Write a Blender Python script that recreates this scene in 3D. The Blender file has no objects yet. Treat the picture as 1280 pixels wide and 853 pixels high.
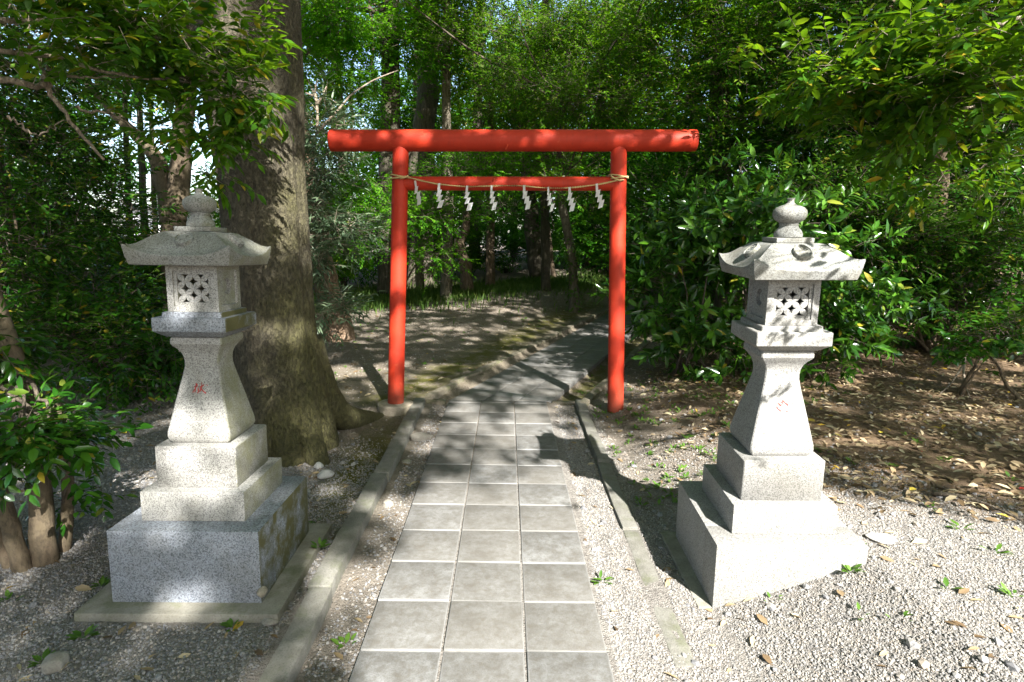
import bpy, bmesh, math, random
import numpy as np
from mathutils import Vector, Matrix, Euler

SC = bpy.context.scene
COL = SC.collection
rnd = random.Random(7)
RNG = np.random.default_rng(11)
R = math.radians

# ------------------------------------------------------------------ camera
F, TH, RO, CAMH = 744.57, .16974, .01759, 1.5
cam_d = bpy.data.cameras.new('camera'); cam = bpy.data.objects.new('camera', cam_d); COL.objects.link(cam)
cam_d.sensor_width = 36; cam_d.lens = 36 * F / 1280; cam_d.clip_start = .05; cam_d.clip_end = 500
cam.matrix_world = Matrix.Translation((0, 0, CAMH)) @ Matrix.Rotation(math.pi / 2 - TH, 4, 'X') @ Matrix.Rotation(RO, 4, 'Z')
SC.camera = cam

# ------------------------------------------------------------------ sky, sun, exposure
SUN_EL = R(38.0)
SUN_H = np.array([.40, -.917]); SUN_H /= np.linalg.norm(SUN_H)
SUN = np.array([SUN_H[0] * math.cos(SUN_EL), SUN_H[1] * math.cos(SUN_EL), math.sin(SUN_EL)])
w = bpy.data.worlds.new('World'); SC.world = w; w.use_nodes = True
nt = w.node_tree
sky = nt.nodes.new('ShaderNodeTexSky'); sky.sky_type = 'NISHITA'; sky.sun_disc = False
sky.sun_elevation = SUN_EL; sky.sun_rotation = math.atan2(SUN[0], SUN[1]); sky.air_density = 1.0; sky.dust_density = 1.5
nt.links.new(sky.outputs[0], nt.nodes['Background'].inputs[0]); nt.nodes['Background'].inputs[1].default_value = .092
sl = bpy.data.lights.new('sun', 'SUN'); sl.energy = 5.0; sl.angle = R(.53); sl.color = (1, .98, .94)
so = bpy.data.objects.new('sun', sl); COL.objects.link(so); so.location = (6, -12, 20)
so.rotation_euler = Vector(-SUN).to_track_quat('-Z', 'Y').to_euler()
SC.view_settings.view_transform = 'Standard'; SC.view_settings.look = 'None'
SC.view_settings.exposure = 2.3; SC.view_settings.gamma = 1; SC.view_settings.use_curve_mapping = False
SC.cycles.max_bounces = 8; SC.cycles.transparent_max_bounces = 4; SC.cycles.diffuse_bounces = 4
SC.cycles.use_denoising = True
SC.cycles.sample_clamp_indirect = 6

# ------------------------------------------------------------------ picture ray helpers (only used to read positions off the photograph)
def ray(px, py):
    a, b = px - 640, py - 426.5; c, s = math.cos(RO), math.sin(RO)
    u = c * a + s * b; v = -s * a + c * b
    return np.array([u, F * math.cos(TH) - v * math.sin(TH), -F * math.sin(TH) - v * math.cos(TH)])
def at_z(px, py, z=0.):
    r = ray(px, py); return np.array([0, 0, CAMH]) + r * ((z - CAMH) / r[2])
def at_y(px, py, y):
    r = ray(px, py); return np.array([0, 0, CAMH]) + r * (y / r[1])
def to_px(P):
    P = np.asarray(P, float); x, y, z = P[:, 0], P[:, 1], P[:, 2] - CAMH
    zc = y * math.cos(TH) - z * math.sin(TH); yc = -(z * math.cos(TH) + y * math.sin(TH))
    zs = np.where(np.abs(zc) < 1e-3, 1e-3, zc)
    u = F * x / zs; v = F * yc / zs; c, s = math.cos(RO), math.sin(RO)
    return 640 + c * u - s * v, 426.5 + s * u + c * v, zc

# ------------------------------------------------------------------ terrain
RAMP_O = np.array([-.10, 5.43]); RA = R(21.6)
RAMP_U = np.array([math.sin(RA), math.cos(RA)]); RAMP_N = np.array([math.cos(RA), -math.sin(RA)])
def sstep(a, b, x):
    t = np.clip((x - a) / (b - a), 0, 1); return t * t * (3 - 2 * t)
def ramp_ab(x, y):
    dx, dy = x - RAMP_O[0], y - RAMP_O[1]
    return dx * RAMP_U[0] + dy * RAMP_U[1], dx * RAMP_N[0] + dy * RAMP_N[1]
def vnoise(x, y, seed=0):
    xi = np.floor(x).astype(np.int64); yi = np.floor(y).astype(np.int64); fx = x - xi; fy = y - yi
    def h(i, j):
        n = (i * 374761393 + j * 668265263 + seed * 974634777) & 0x7fffffff
        n = ((n ^ (n >> 13)) * 1274126177) & 0x7fffffff
        return ((n ^ (n >> 16)) & 0xffff) / 65535.
    ux = fx * fx * (3 - 2 * fx); uy = fy * fy * (3 - 2 * fy)
    return (h(xi, yi) * (1 - ux) + h(xi + 1, yi) * ux) * (1 - uy) + (h(xi, yi + 1) * (1 - ux) + h(xi + 1, yi + 1) * ux) * uy
def fbm(x, y, seed=0, o=3):
    v = 0; a = .5
    for k in range(o):
        v = v + a * vnoise(x * 2 ** k, y * 2 ** k, seed + k); a *= .5
    return v / (1 - .5 ** o)
def terrain(x, y):
    x = np.asarray(x, float); y = np.asarray(y, float)
    a, b = ramp_ab(x, y)
    rz = .016 * np.clip(a, 0, 9)
    g = np.clip(.75 + .1 * (x + 1.4), .25, 1.15)
    bank = .06 * np.clip(y - 6, 0, 14) * g
    lft_front = -.045 + 0 * x
    lft_back = np.where(b > -.52, rz - .012, rz + .035) * (1 - sstep(.45, 2.2, -b)) + np.maximum(bank, rz * 0 - .02) * sstep(.45, 2.2, -b)
    f = sstep(4.6, 6.2, y)
    left = lft_front * (1 - f) + lft_back * f
    zr = -.02 + .25 * np.clip((x - .86) / .64, 0, 1) * (1 - .45 * f) + .02 * np.clip(x - 1.5, 0, 20) + .035 * np.clip(y - 5, 0, 10)
    gut = rz - .085
    right_back = np.where(b < .74, gut, 0) + np.where(b >= .74, (rz - .0) * (1 - sstep(.76, 2.2, b)) + np.maximum(zr, rz) * sstep(.76, 2.2, b), 0)
    right = np.where(y < 5.45, zr, right_back)
    front = y < 5.45
    z = np.where(front, np.where(x < -.1, left, right), np.where(b < 0, left, right))
    strip = front & (x > -.84) & (x < .62)
    z = np.where(strip, -.022, z)
    under = np.where(front, (x > -.53) & (x < .36), (np.abs(b) < .42) & (a < 10))
    z = np.where(under, np.where(front, 0, rz) - .0085, z)
    z = z + np.where(under, 0, .022 * (fbm(x * 1.3, y * 1.3, 3) - .5) + .012 * (fbm(x * 5, y * 5, 9) - .5))
    far = np.clip(np.hypot(x, y - 6) - 22, 0, 60)
    return z + .0 * far
def tz(x, y):
    return float(terrain(np.array([x]), np.array([y]))[0])

# ------------------------------------------------------------------ object helpers
def tag(o, label=None, cat=None, group=None, kind=None):
    if label: o['label'] = label
    if cat: o['category'] = cat
    if group: o['group'] = group
    if kind: o['kind'] = kind
    return o
def empty(name, loc, rot=(0, 0, 0)):
    o = bpy.data.objects.new(name, None); COL.objects.link(o); o.location = loc; o.rotation_euler = rot
    o.empty_display_size = .1
    return o
def link(name, me, mat=None, parent=None, loc=None):
    o = bpy.data.objects.new(name, me); COL.objects.link(o)
    if mat is not None and not me.materials: me.materials.append(mat)
    if parent is not None: o.parent = parent
    if loc is not None: o.location = loc
    return o
def np_mesh(name, V, T=None, Q=None, smooth=False):
    me = bpy.data.meshes.new(name)
    V = np.asarray(V, np.float32); T = np.zeros((0, 3), np.int32) if T is None else np.asarray(T, np.int32)
    Q = np.zeros((0, 4), np.int32) if Q is None else np.asarray(Q, np.int32)
    nt_, nq = len(T), len(Q)
    me.vertices.add(len(V)); me.vertices.foreach_set('co', V.ravel())
    idx = np.concatenate([T.ravel(), Q.ravel()]).astype(np.int32)
    me.loops.add(len(idx)); me.loops.foreach_set('vertex_index', idx)
    me.polygons.add(nt_ + nq)
    st = np.concatenate([np.arange(nt_) * 3, nt_ * 3 + np.arange(nq) * 4]).astype(np.int32)
    me.polygons.foreach_set('loop_start', st)
    if smooth: me.polygons.foreach_set('use_smooth', np.ones(nt_ + nq, bool))
    me.update(calc_edges=True); me.validate()
    return me
def bm_mesh(name, bm, smooth_angle=None):
    me = bpy.data.meshes.new(name); bm.to_mesh(me); bm.free()
    if smooth_angle is not None:
        me.polygons.foreach_set('use_smooth', np.ones(len(me.polygons), bool))
        me.set_sharp_from_angle(angle=R(smooth_angle))
    return me
class MB:                                    # collects tubes and shapes into one mesh
    def __init__(s): s.V = []; s.T = []; s.Q = []; s.n = 0
    def add(s, V, T=None, Q=None):
        V = np.asarray(V, float); s.V.append(V)
        if T is not None and len(T): s.T.append(np.asarray(T) + s.n)
        if Q is not None and len(Q): s.Q.append(np.asarray(Q) + s.n)
        s.n += len(V)
    def tube(s, P, rad, seg=8, rough=0., cap=True, flute=0., twist=0.):
        P = np.asarray(P, float); n = len(P); rad = np.broadcast_to(np.asarray(rad, float), (n,))
        tan = np.gradient(P, axis=0); tan /= np.linalg.norm(tan, axis=1)[:, None] + 1e-9
        ref = np.array([1., 0, 0]) if abs(tan[0][0]) < .9 else np.array([0, 1., 0])
        a = np.cross(tan, ref); a /= np.linalg.norm(a, axis=1)[:, None] + 1e-9
        b = np.cross(tan, a); th = np.linspace(0, 2 * math.pi, seg, endpoint=False)
        rr = rad[:, None] * np.ones((1, seg))
        if rough: rr = rr * (1 + rough * RNG.normal(size=rr.shape) + rough * RNG.normal(size=(n, 1)))
        if flute is not 0. and np.any(flute): rr = rr * (1 + np.asarray(flute))
        V = P[:, None] + rr[..., None] * (a[:, None] * np.cos(th)[None, :, None] + b[:, None] * np.sin(th)[None, :, None])
        i = np.arange(n - 1)[:, None] * seg; j = np.arange(seg)[None]; k = (j + 1) % seg
        Q = np.stack([i + j, i + k, i + seg + k, i + seg + j], -1).reshape(-1, 4)
        T = []
        V = V.reshape(-1, 3)
        if cap:
            V = np.vstack([V, P[0], P[-1]]); c0, c1 = len(V) - 2, len(V) - 1
            T = [(c0, (q + 1) % seg, q) for q in range(seg)] + [(c1, (n - 1) * seg + q, (n - 1) * seg + (q + 1) % seg) for q in range(seg)]
        s.add(V, T, Q)
    def mesh(s, name, smooth=False, off=(0, 0, 0)):
        V = np.vstack(s.V) - np.asarray(off)
        return np_mesh(name, V, np.vstack(s.T) if s.T else None, np.vstack(s.Q) if s.Q else None, smooth)
def bezier(P, n=10):
    P = [np.asarray(p, float) for p in P]; t = np.linspace(0, 1, n)[:, None]
    if len(P) == 2: return P[0] * (1 - t) + P[1] * t
    if len(P) == 3: return P[0] * (1 - t) ** 2 + 2 * P[1] * t * (1 - t) + P[2] * t ** 2
    return P[0] * (1 - t) ** 3 + 3 * P[1] * t * (1 - t) ** 2 + 3 * P[2] * t ** 2 * (1 - t) + P[3] * t ** 3
def spline(P, n=30):                          # Catmull-Rom through the points
    P = np.asarray(P, float); P = np.vstack([2 * P[0] - P[1], P, 2 * P[-1] - P[-2]])
    m = len(P) - 3; out = []
    for u in np.linspace(0, m - 1e-6, n):
        k = int(u); t = u - k; p0, p1, p2, p3 = P[k:k + 4]
        out.append(.5 * ((2 * p1) + (p2 - p0) * t + (2 * p0 - 5 * p1 + 4 * p2 - p3) * t * t + (3 * p1 - p0 - 3 * p2 + p3) * t ** 3))
    return np.array(out)
def box_bm(x0, x1, y0, y1, z0, z1, bev=.004, seg=2):
    bm = bmesh.new(); bmesh.ops.create_cube(bm, size=1)
    for v in bm.verts:
        v.co = Vector(((x0 + x1) / 2 + v.co.x * (x1 - x0), (y0 + y1) / 2 + v.co.y * (y1 - y0), (z0 + z1) / 2 + v.co.z * (z1 - z0)))
    if bev: bmesh.ops.bevel(bm, geom=bm.edges[:], offset=bev, segments=seg, profile=.6, affect='EDGES')
    return bm

# ------------------------------------------------------------------ materials
class NT:
    def __init__(s, name):
        s.m = bpy.data.materials.new(name); s.m.use_nodes = True; s.t = s.m.node_tree; s.N = s.t.nodes
        s.p = s.N['Principled BSDF']; s.out = s.N['Material Output']
    def n(s, typ, **kw):
        o = s.N.new('ShaderNode' + typ)
        for k, v in kw.items():
            if k in o.inputs.keys(): s.put(o.inputs[k], v)
            else: setattr(o, k, v)
        return o
    def put(s, sock, v):
        if hasattr(v, 'is_linked') or isinstance(v, bpy.types.NodeSocket): s.t.links.new(v, sock)
        else: sock.default_value = v
    def coord(s, kind='Object'): return s.n('TexCoord').outputs[kind]
    def mapping(s, vec, scale=(1, 1, 1)):
        o = s.n('Mapping'); s.put(o.inputs['Vector'], vec); o.inputs['Scale'].default_value = scale; return o.outputs[0]
    def noise(s, vec, scale, detail=3, rough=.55, out='Fac'):
        o = s.n('TexNoise'); s.put(o.inputs['Vector'], vec); o.inputs['Scale'].default_value = scale
        o.inputs['Detail'].default_value = detail; o.inputs['Roughness'].default_value = rough; return o.outputs[out]
    def voro(s, vec, scale, out='Distance', feature='F1'):
        o = s.n('TexVoronoi', feature=feature); s.put(o.inputs['Vector'], vec); o.inputs['Scale'].default_value = scale; return o.outputs[out]
    def ramp(s, fac, stops, interp='LINEAR'):
        o = s.n('ValToRGB'); cr = o.color_ramp; cr.interpolation = interp
        while len(cr.elements) < len(stops): cr.elements.new(.5)
        for e, (p, c) in zip(cr.elements, stops):
            e.position = p; e.color = (c, c, c, 1) if isinstance(c, (int, float)) else (*c, 1)
        s.put(o.inputs[0], fac); return o.outputs[0]
    def mix(s, fac, a, b, mode='MIX'):
        o = s.n('Mix', data_type='RGBA', blend_type=mode)
        s.put(o.inputs[0], fac)
        for sock, v in ((o.inputs[6], a), (o.inputs[7], b)):
            s.put(sock, (*v, 1) if isinstance(v, tuple) and len(v) == 3 else v)
        return o.outputs[2]
    def math(s, op, a, b=0., clamp=False):
        o = s.n('Math', operation=op, use_clamp=clamp); s.put(o.inputs[0], a); s.put(o.inputs[1], b); return o.outputs[0]
    def bump(s, h, strength=.3, dist=.01):
        o = s.n('Bump'); o.inputs['Strength'].default_value = strength; o.inputs['Distance'].default_value = dist
        s.put(o.inputs['Height'], h); s.put(s.p.inputs['Normal'], o.outputs[0]); return o.outputs[0]
    def base(s, c, rough=.6, spec=.4):
        s.put(s.p.inputs['Base Color'], (*c, 1) if isinstance(c, tuple) else c)
        s.put(s.p.inputs['Roughness'], rough); s.p.inputs['Specular IOR Level'].default_value = spec; return s.m

def granite(name, light, dark, moss=0., moss_col=(.20, .19, .05), stain=.35, eave=0., gs=270):
    t = NT(name); c = t.coord(); rand = t.n('ObjectInfo').outputs['Random']
    off = t.n('VectorMath', operation='ADD'); t.put(off.inputs[0], c)
    cx = t.n('CombineXYZ'); t.put(cx.inputs[0], t.math('MULTIPLY', rand, 7.3)); t.put(off.inputs[1], cx.outputs[0]); c = off.outputs[0]
    cell = t.n('TexVoronoi'); t.put(cell.inputs['Vector'], c); cell.inputs['Scale'].default_value = gs
    g = t.math('ADD', t.math('MULTIPLY', cell.outputs['Color'], .65), t.math('MULTIPLY', t.noise(c, 200, 3), .45))
    col = t.ramp(g, [(.22, dark), (.40, tuple(.6 * a + .4 * b for a, b in zip(dark, light))), (.55, light), (.8, tuple(min(1, a * 1.25) for a in light))])
    big = t.noise(c, 5, 5, .65)
    col = t.mix(t.math('MULTIPLY', t.ramp(big, [(.42, 0.), (.7, 1.)]), stain), col, (.10, .085, .055))
    if moss:
        m = t.ramp(t.noise(c, 8, 6, .72), [(.34, 0.), (.60, 1.)])
        nx = t.n('SeparateXYZ'); t.put(nx.inputs[0], t.coord('Normal'))
        m = t.math('MULTIPLY', m, t.ramp(nx.outputs[0], [(.3, .12), (.8, 1.)]))
        col = t.mix(t.math('MULTIPLY', m, moss), col, moss_col)
    t.bump(t.math('ADD', g, t.math('MULTIPLY', big, .5)), .25, .004)
    return t.base(col, .72, .35)
M = {}
M['granite_blue'] = granite('granite_blue_grey', (.22, .237, .27), (.06, .066, .08), 1.3, (.075, .07, .026), .3, 0., 210)
M['granite_warm'] = granite('granite_pale', (.215, .209, .198), (.082, .08, .075), .35, (.25, .24, .14), .28)
M['granite_mossy'] = granite('granite_mossy_pale', (.27, .262, .246), (.075, .073, .07), .7, (.14, .138, .06), .28)
M['granite_roof'] = granite('granite_weathered', (.21, .21, .198), (.06, .06, .056), .5, (.13, .125, .05), .6, .8)
def concrete(name, a, b, spot=.5, moss=.0, scale=14):
    t = NT(name); c = t.coord(); rand = t.n('ObjectInfo').outputs['Random']
    off = t.n('VectorMath', operation='ADD'); t.put(off.inputs[0], c); cx = t.n('CombineXYZ'); t.put(cx.inputs[0], t.math('MULTIPLY', rand, 9.1)); t.put(off.inputs[1], cx.outputs[0]); c = off.outputs[0]
    n = t.noise(c, scale, 6, .65); f = t.noise(c, 150, 3)
    col = t.mix(t.ramp(n, [(.3, 0.), (.68, 1.)]), a, b)
    col = t.mix(t.math('MULTIPLY', t.ramp(f, [(.35, 1.), (.5, 0.)]), spot), col, tuple(x * .45 for x in a))
    if moss: col = t.mix(t.math('MULTIPLY', t.ramp(t.noise(c, 5, 5, .7), [(.5, 0.), (.62, 1.)]), moss), col, (.07, .085, .02))
    t.bump(t.math('ADD', n, t.math('MULTIPLY', f, .6)), .45, .006)
    return t.base(col, .85, .25)
M['kerb'] = concrete('kerb_concrete', (.115, .108, .090), (.19, .182, .158), .4, .35)
M['kerb_old'] = concrete('kerb_old_concrete', (.11, .095, .065), (.22, .19, .145), .4, .6)
M['footing'] = concrete('footing_concrete', (.16, .148, .118), (.25, .235, .195), .3, .45)
M['pedestal'] = concrete('pedestal_concrete', (.20, .17, .125), (.30, .26, .20), .35, .3)
def tile_mat():
    t = NT('paving_tile'); c = t.coord(); rand = t.n('ObjectInfo').outputs['Random']
    off = t.n('VectorMath', operation='ADD'); t.put(off.inputs[0], c); cx = t.n('CombineXYZ'); t.put(cx.inputs[0], t.math('MULTIPLY', rand, 31.)); t.put(cx.inputs[1], t.math('MULTIPLY', rand, 17.)); t.put(off.inputs[1], cx.outputs[0]); o = off.outputs[0]
    n = t.noise(o, 9, 7, .72); n2 = t.noise(o, 30, 6, .72); f = t.noise(o, 240, 2)
    col = t.ramp(n, [(.34, (.092, .087, .079)), (.5, (.137, .134, .127)), (.66, (.185, .184, .179))])
    col = t.mix(t.math('MULTIPLY', t.ramp(n2, [(.46, 0.), (.60, 1.)]), .5), col, (.075, .066, .052))
    col = t.mix(t.math('MULTIPLY', t.ramp(f, [(.36, 1.), (.47, 0.)]), .5), col, (.06, .052, .042))
    lines = t.ramp(t.voro(o, 9, 'Distance', 'DISTANCE_TO_EDGE'), [(0., 1.), (.012, 0.)])
    col = t.mix(t.math('MULTIPLY', t.math('MULTIPLY', lines, t.ramp(n2, [(.5, 0.), (.6, 1.)])), .6), col, (.09, .075, .055))
    # scuffed pale arrises along each tile's own edge
    s = t.n('SeparateXYZ'); t.put(s.inputs[0], c)
    e = t.math('MAXIMUM', t.math('ABSOLUTE', s.outputs[0]), t.math('ABSOLUTE', s.outputs[1]))
    e = t.math('ADD', e, t.math('MULTIPLY', t.math('SUBTRACT', n2, .5), .02))
    col = t.mix(t.math('MULTIPLY', t.ramp(t.math('MULTIPLY', e, 6.5), [(.925, 0.), (.965, 1.)]), .5), col, (.275, .273, .265))
    col = t.mix(t.math('MULTIPLY', rand, .5), col, (.115, .103, .085))
    t.bump(t.math('ADD', t.math('MULTIPLY', n2, .8), t.math('MULTIPLY', f, .5)), .35, .004)
    return t.base(col, .72, .4)
M['tile'] = tile_mat()
def ground_mat():
    t = NT('ground_earth'); c = t.coord()
    def at(n): o = t.n('Attribute', attribute_name=n); return o.outputs['Fac']
    n = t.noise(c, 3, 6, .7); f = t.noise(c, 45, 4, .7); g = t.noise(c, 160, 2)
    dirt = t.mix(t.ramp(n, [(.3, 0.), (.7, 1.)]), (.13, .105, .08), (.22, .185, .145))
    dirt = t.mix(t.ramp(f, [(.42, 0.), (.62, 1.)]), dirt, (.24, .20, .155))
    dirt = t.mix(t.math('MULTIPLY', t.ramp(g, [(.38, 1.), (.5, 0.)]), .6), dirt, (.05, .04, .03))
    grav = t.mix(t.ramp(t.voro(c, 70, 'Color'), [(.2, 0.), (.8, 1.)]), (.15, .14, .13), (.26, .245, .225))
    col = t.mix(at('w_gravel'), dirt, grav)
    col = t.mix(t.math('MULTIPLY', at('w_litter'), .8), col, t.mix(f, (.09, .055, .03), (.23, .15, .085)))
    mm = t.math('MULTIPLY', at('w_moss'), t.ramp(t.noise(c, 7, 6, .75), [(.38, 0.), (.52, 1.)]))
    col = t.mix(mm, col, t.mix(t.noise(c, 60, 4), (.045, .050, .012), (.15, .135, .028)))
    t.bump(t.math('ADD', f, g), .8, .02)
    return t.base(col, .95, .15)
M['ground'] = ground_mat()
def pebble_mat(name, stops, rough=.7):
    t = NT(name); r = t.n('ObjectInfo').outputs['Random']
    col = t.ramp(r, stops)
    col = t.mix(t.math('MULTIPLY', t.noise(t.coord(), 3, 4), .35), col, (.10, .09, .08))
    return t.base(col, rough, .35)
M['pebble'] = pebble_mat('gravel_stone', [(0, (.12, .118, .122)), (.2, (.165, .164, .168)), (.45, (.215, .21, .207)), (.7, (.275, .263, .247)), (.88, (.26, .215, .165)), (1, (.38, .36, .335))])
M['pebble_pale'] = pebble_mat('pale_gravel_stone', [(0, (.10, .096, .092)), (.2, (.155, .149, .141)), (.45, (.205, .194, .18)), (.7, (.265, .249, .229)), (.88, (.28, .23, .175)), (1, (.38, .36, .335))])
M['pebble_brown'] = pebble_mat('grit_stone', [(0, (.09, .075, .06)), (.4, (.17, .14, .11)), (.8, (.26, .22, .18)), (1, (.38, .36, .33))])
M['stone'] = concrete('loose_stone', (.17, .15, .12), (.27, .25, .215), .3, 0, 20)
M['stone_white'] = concrete('white_stone', (.36, .34, .31), (.48, .46, .43), .2, 0, 20)
def vermilion():
    t = NT('vermilion_paint'); c = t.coord('Object')
    n = t.noise(c, 4, 6, .65); f = t.noise(c, 60, 4, .7)
    col = t.mix(t.ramp(n, [(.35, 0.), (.7, 1.)]), (.40, .028, .009), (.31, .021, .008))
    col = t.mix(t.math('MULTIPLY', t.ramp(f, [(.58, 0.), (.74, 1.)]), .35), col, (.30, .05, .03))
    st = t.noise(t.mapping(c, (30, 30, 1.5)), 1.5, 5, .7)
    col = t.mix(t.math('MULTIPLY', t.ramp(st, [(.54, 0.), (.72, 1.)]), .5), col, (.20, .022, .012))
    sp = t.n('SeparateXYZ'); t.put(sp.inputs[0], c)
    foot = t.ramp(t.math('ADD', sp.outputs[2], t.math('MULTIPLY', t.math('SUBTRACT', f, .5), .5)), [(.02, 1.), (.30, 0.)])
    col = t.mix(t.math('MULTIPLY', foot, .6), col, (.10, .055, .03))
    worn = t.ramp(t.noise(c, 9, 7, .75), [(.60, 0.), (.68, 1.)]); col = t.mix(t.math('MULTIPLY', worn, .35), col, (.50, .11, .05))
    chip = t.ramp(t.noise(c, 38, 5, .7), [(.67, 0.), (.70, 1.)]); col = t.mix(t.math('MULTIPLY', chip, .7), col, (.13, .035, .02))
    t.bump(t.math('ADD', f, t.math('MULTIPLY', chip, -.6)), .25, .004)
    return t.base(col, t.ramp(n, [(.3, .5), (.7, .68)]), .25)
M['red'] = vermilion()
t = NT('carved_red_paint'); M['red_char'] = t.base(t.mix(t.ramp(t.noise(t.coord(), 160, 3), [(.42, 0.), (.6, 1.)]), (.38, .03, .025), (.16, .03, .025)), .7, .3)
t = NT('hemp_rope'); M['rope'] = t.base(t.mix(t.noise(t.coord(), 90, 3), (.32, .22, .09), (.52, .40, .20)), .85, .2)
t = NT('white_paper'); M['paper'] = t.base((.80, .80, .80), .8, .2)
t = NT('dark_hollow'); M['hollow'] = t.base((.03, .03, .03), .9, .1)
t = NT('iron_hook'); M['hook'] = t.base((.45, .05, .02), .5, .4)

def bark(name, a, b, moss=0., moss_col=(.13, .125, .03), scale=10, stretch=.18, strength=.7, dark=(.03, .025, .02), side=False):
    t = NT(name); c = t.coord()
    v = t.mapping(c, (1, 1, stretch))
    n = t.noise(v, scale * 2.2, 7, .7); p = t.noise(c, 3.2, 5, .65); f = t.noise(c, 90, 3)
    col = t.mix(t.ramp(n, [(.35, 0.), (.66, 1.)]), a, b)
    col = t.mix(t.math('MULTIPLY', t.ramp(n, [(.28, 1.), (.42, 0.)]), .75), col, dark)
    if moss:
        m = t.ramp(t.math('ADD', p, t.math('MULTIPLY', f, .18)), [(.42, 0.), (.68, 1.)])
        if side:
            s = t.n('SeparateXYZ'); t.put(s.inputs[0], c)
            k = t.math('ADD', t.math('MULTIPLY', s.outputs[0], 1.5), t.math('MULTIPLY', s.outputs[2], -.22))
            m = t.math('MULTIPLY', t.ramp(t.math('ADD', t.math('ADD', k, .5), t.math('MULTIPLY', t.math('SUBTRACT', p, .5), 1.6)), [(.2, .1), (.75, 1.)]), t.ramp(f, [(.2, .55), (.6, 1.)]))
        col = t.mix(t.math('MULTIPLY', m, moss), col, moss_col)
    pit = t.ramp(t.noise(t.mapping(c, (1, 1, .55)), 55, 4, .7), [(.40, 1.), (.52, 0.)]); col = t.mix(t.math('MULTIPLY', pit, .38), col, dark)
    t.bump(t.math('SUBTRACT', t.math('ADD', n, t.math('MULTIPLY', f, .35)), t.math('MULTIPLY', pit, .5)), strength, .025)
    return t.base(col, .9, .2)
M['bark_big'] = bark('big_trunk_bark', (.058, .048, .034), (.120, .103, .074), .75, (.092, .088, .026), 22, .6, .9, side=True)
M['bark_big_dark'] = bark('dark_limb_bark', (.022, .019, .015), (.055, .047, .036), .25, (.05, .05, .016), 22, .6, .9)
M['bark_grey'] = bark('grey_bark', (.085, .07, .052), (.18, .155, .12), .25, (.10, .10, .04))
M['bark_dark'] = bark('dark_bark', (.045, .038, .03), (.10, .085, .065), .3, (.06, .065, .02))
M['bark_brown'] = bark('brown_bark', (.085, .06, .04), (.17, .125, .09), .15)
M['bark_red'] = bark('reddish_peeling_bark', (.15, .085, .05), (.34, .24, .17), .1, scale=8, strength=1.)
M['bark_smooth'] = bark('smooth_brown_bark', (.085, .06, .04), (.145, .11, .075), .3, (.09, .085, .04), scale=7, stretch=.6, strength=.25)
M['twig'] = bark('pale_twig_bark', (.22, .17, .12), (.36, .30, .23), 0)
M['twig_dark'] = bark('dark_twig_bark', (.07, .055, .04), (.14, .115, .085), 0)

def leaf(name, stops, rough=.33, trans=.35, tcol=(.16, .30, .03), spec=.3):
    t = NT(name)
    r = t.math('FRACT', t.math('ADD', t.n('NewGeometry').outputs['Random Per Island'], t.n('ObjectInfo').outputs['Random']))
    col = t.ramp(r, stops)
    b = t.base(col, rough, spec)
    tr = t.n('BsdfTranslucent'); t.put(tr.inputs[0], t.mix(.55, col, tcol))
    mx = t.n('MixShader'); mx.inputs[0].default_value = trans
    t.t.links.new(t.p.outputs[0], mx.inputs[1]); t.t.links.new(tr.outputs[0], mx.inputs[2]); t.t.links.new(mx.outputs[0], t.out.inputs[0])
    return b
M['leaf_cam'] = leaf('camellia_leaf', [(0, (.009, .046, .005)), (.5, (.020, .082, .006)), (.86, (.048, .135, .009)), (.96, (.11, .16, .025)), (1, (.30, .22, .02))], .24, .28, (.16, .32, .02), .5)
M['leaf_oak'] = leaf('evergreen_leaf', [(0, (.013, .052, .005)), (.45, (.034, .105, .008)), (.8, (.062, .150, .007)), (.94, (.12, .175, .010)), (1, (.34, .23, .02))], .36, .42, (.26, .46, .008), .2)
M['leaf_auc'] = leaf('broad_leaf', [(0, (.012, .050, .006)), (.5, (.030, .092, .008)), (.85, (.062, .155, .010)), (.97, (.09, .19, .03)), (1, (.34, .26, .02))], .22, .25, (.14, .34, .02), .5)
M['leaf_maple'] = leaf('maple_leaf', [(0, (.018, .085, .005)), (.5, (.045, .165, .008)), (1, (.11, .25, .014))], .55, .58, (.24, .60, .006), .08)
M['leaf_small'] = leaf('small_leaf', [(0, (.008, .044, .002)), (.5, (.025, .100, .004)), (.9, (.085, .175, .012)), (1, (.20, .20, .02))], .42, .45, (.24, .50, .008), .10)
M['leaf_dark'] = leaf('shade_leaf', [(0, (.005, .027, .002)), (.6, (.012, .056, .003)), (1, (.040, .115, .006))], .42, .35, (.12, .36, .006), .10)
M['leaf_narrow'] = leaf('narrow_leaf', [(0, (.05, .085, .045)), (.6, (.09, .135, .075)), (1, (.15, .19, .11))], .4, .3, (.14, .24, .06))
M['leaf_ivy'] = leaf('ivy_leaf', [(0, (.03, .075, .012)), (1, (.09, .16, .02))], .35, .35)
M['grass'] = leaf('grass_blade', [(0, (.035, .085, .012)), (.6, (.07, .14, .02)), (1, (.14, .19, .035))], .5, .4, (.22, .36, .04), .3)
M['weed'] = leaf('weed_leaf', [(0, (.05, .12, .015)), (1, (.11, .20, .03))], .45, .4, (.22, .42, .04), .3)
M['litter'] = leaf('dry_leaf', [(0, (.08, .05, .025)), (.3, (.17, .115, .062)), (.6, (.28, .205, .115)), (.85, (.40, .325, .20)), (.94, (.42, .36, .24)), (.97, (.12, .12, .03)), (1, (.48, .30, .03))], .6, .12, (.3, .2, .06), .3)
M['leaf_yellow'] = leaf('yellow_leaf', [(0, (.62, .46, .03)), (1, (.70, .55, .10))], .5, .2, (.6, .5, .05), .3)
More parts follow.
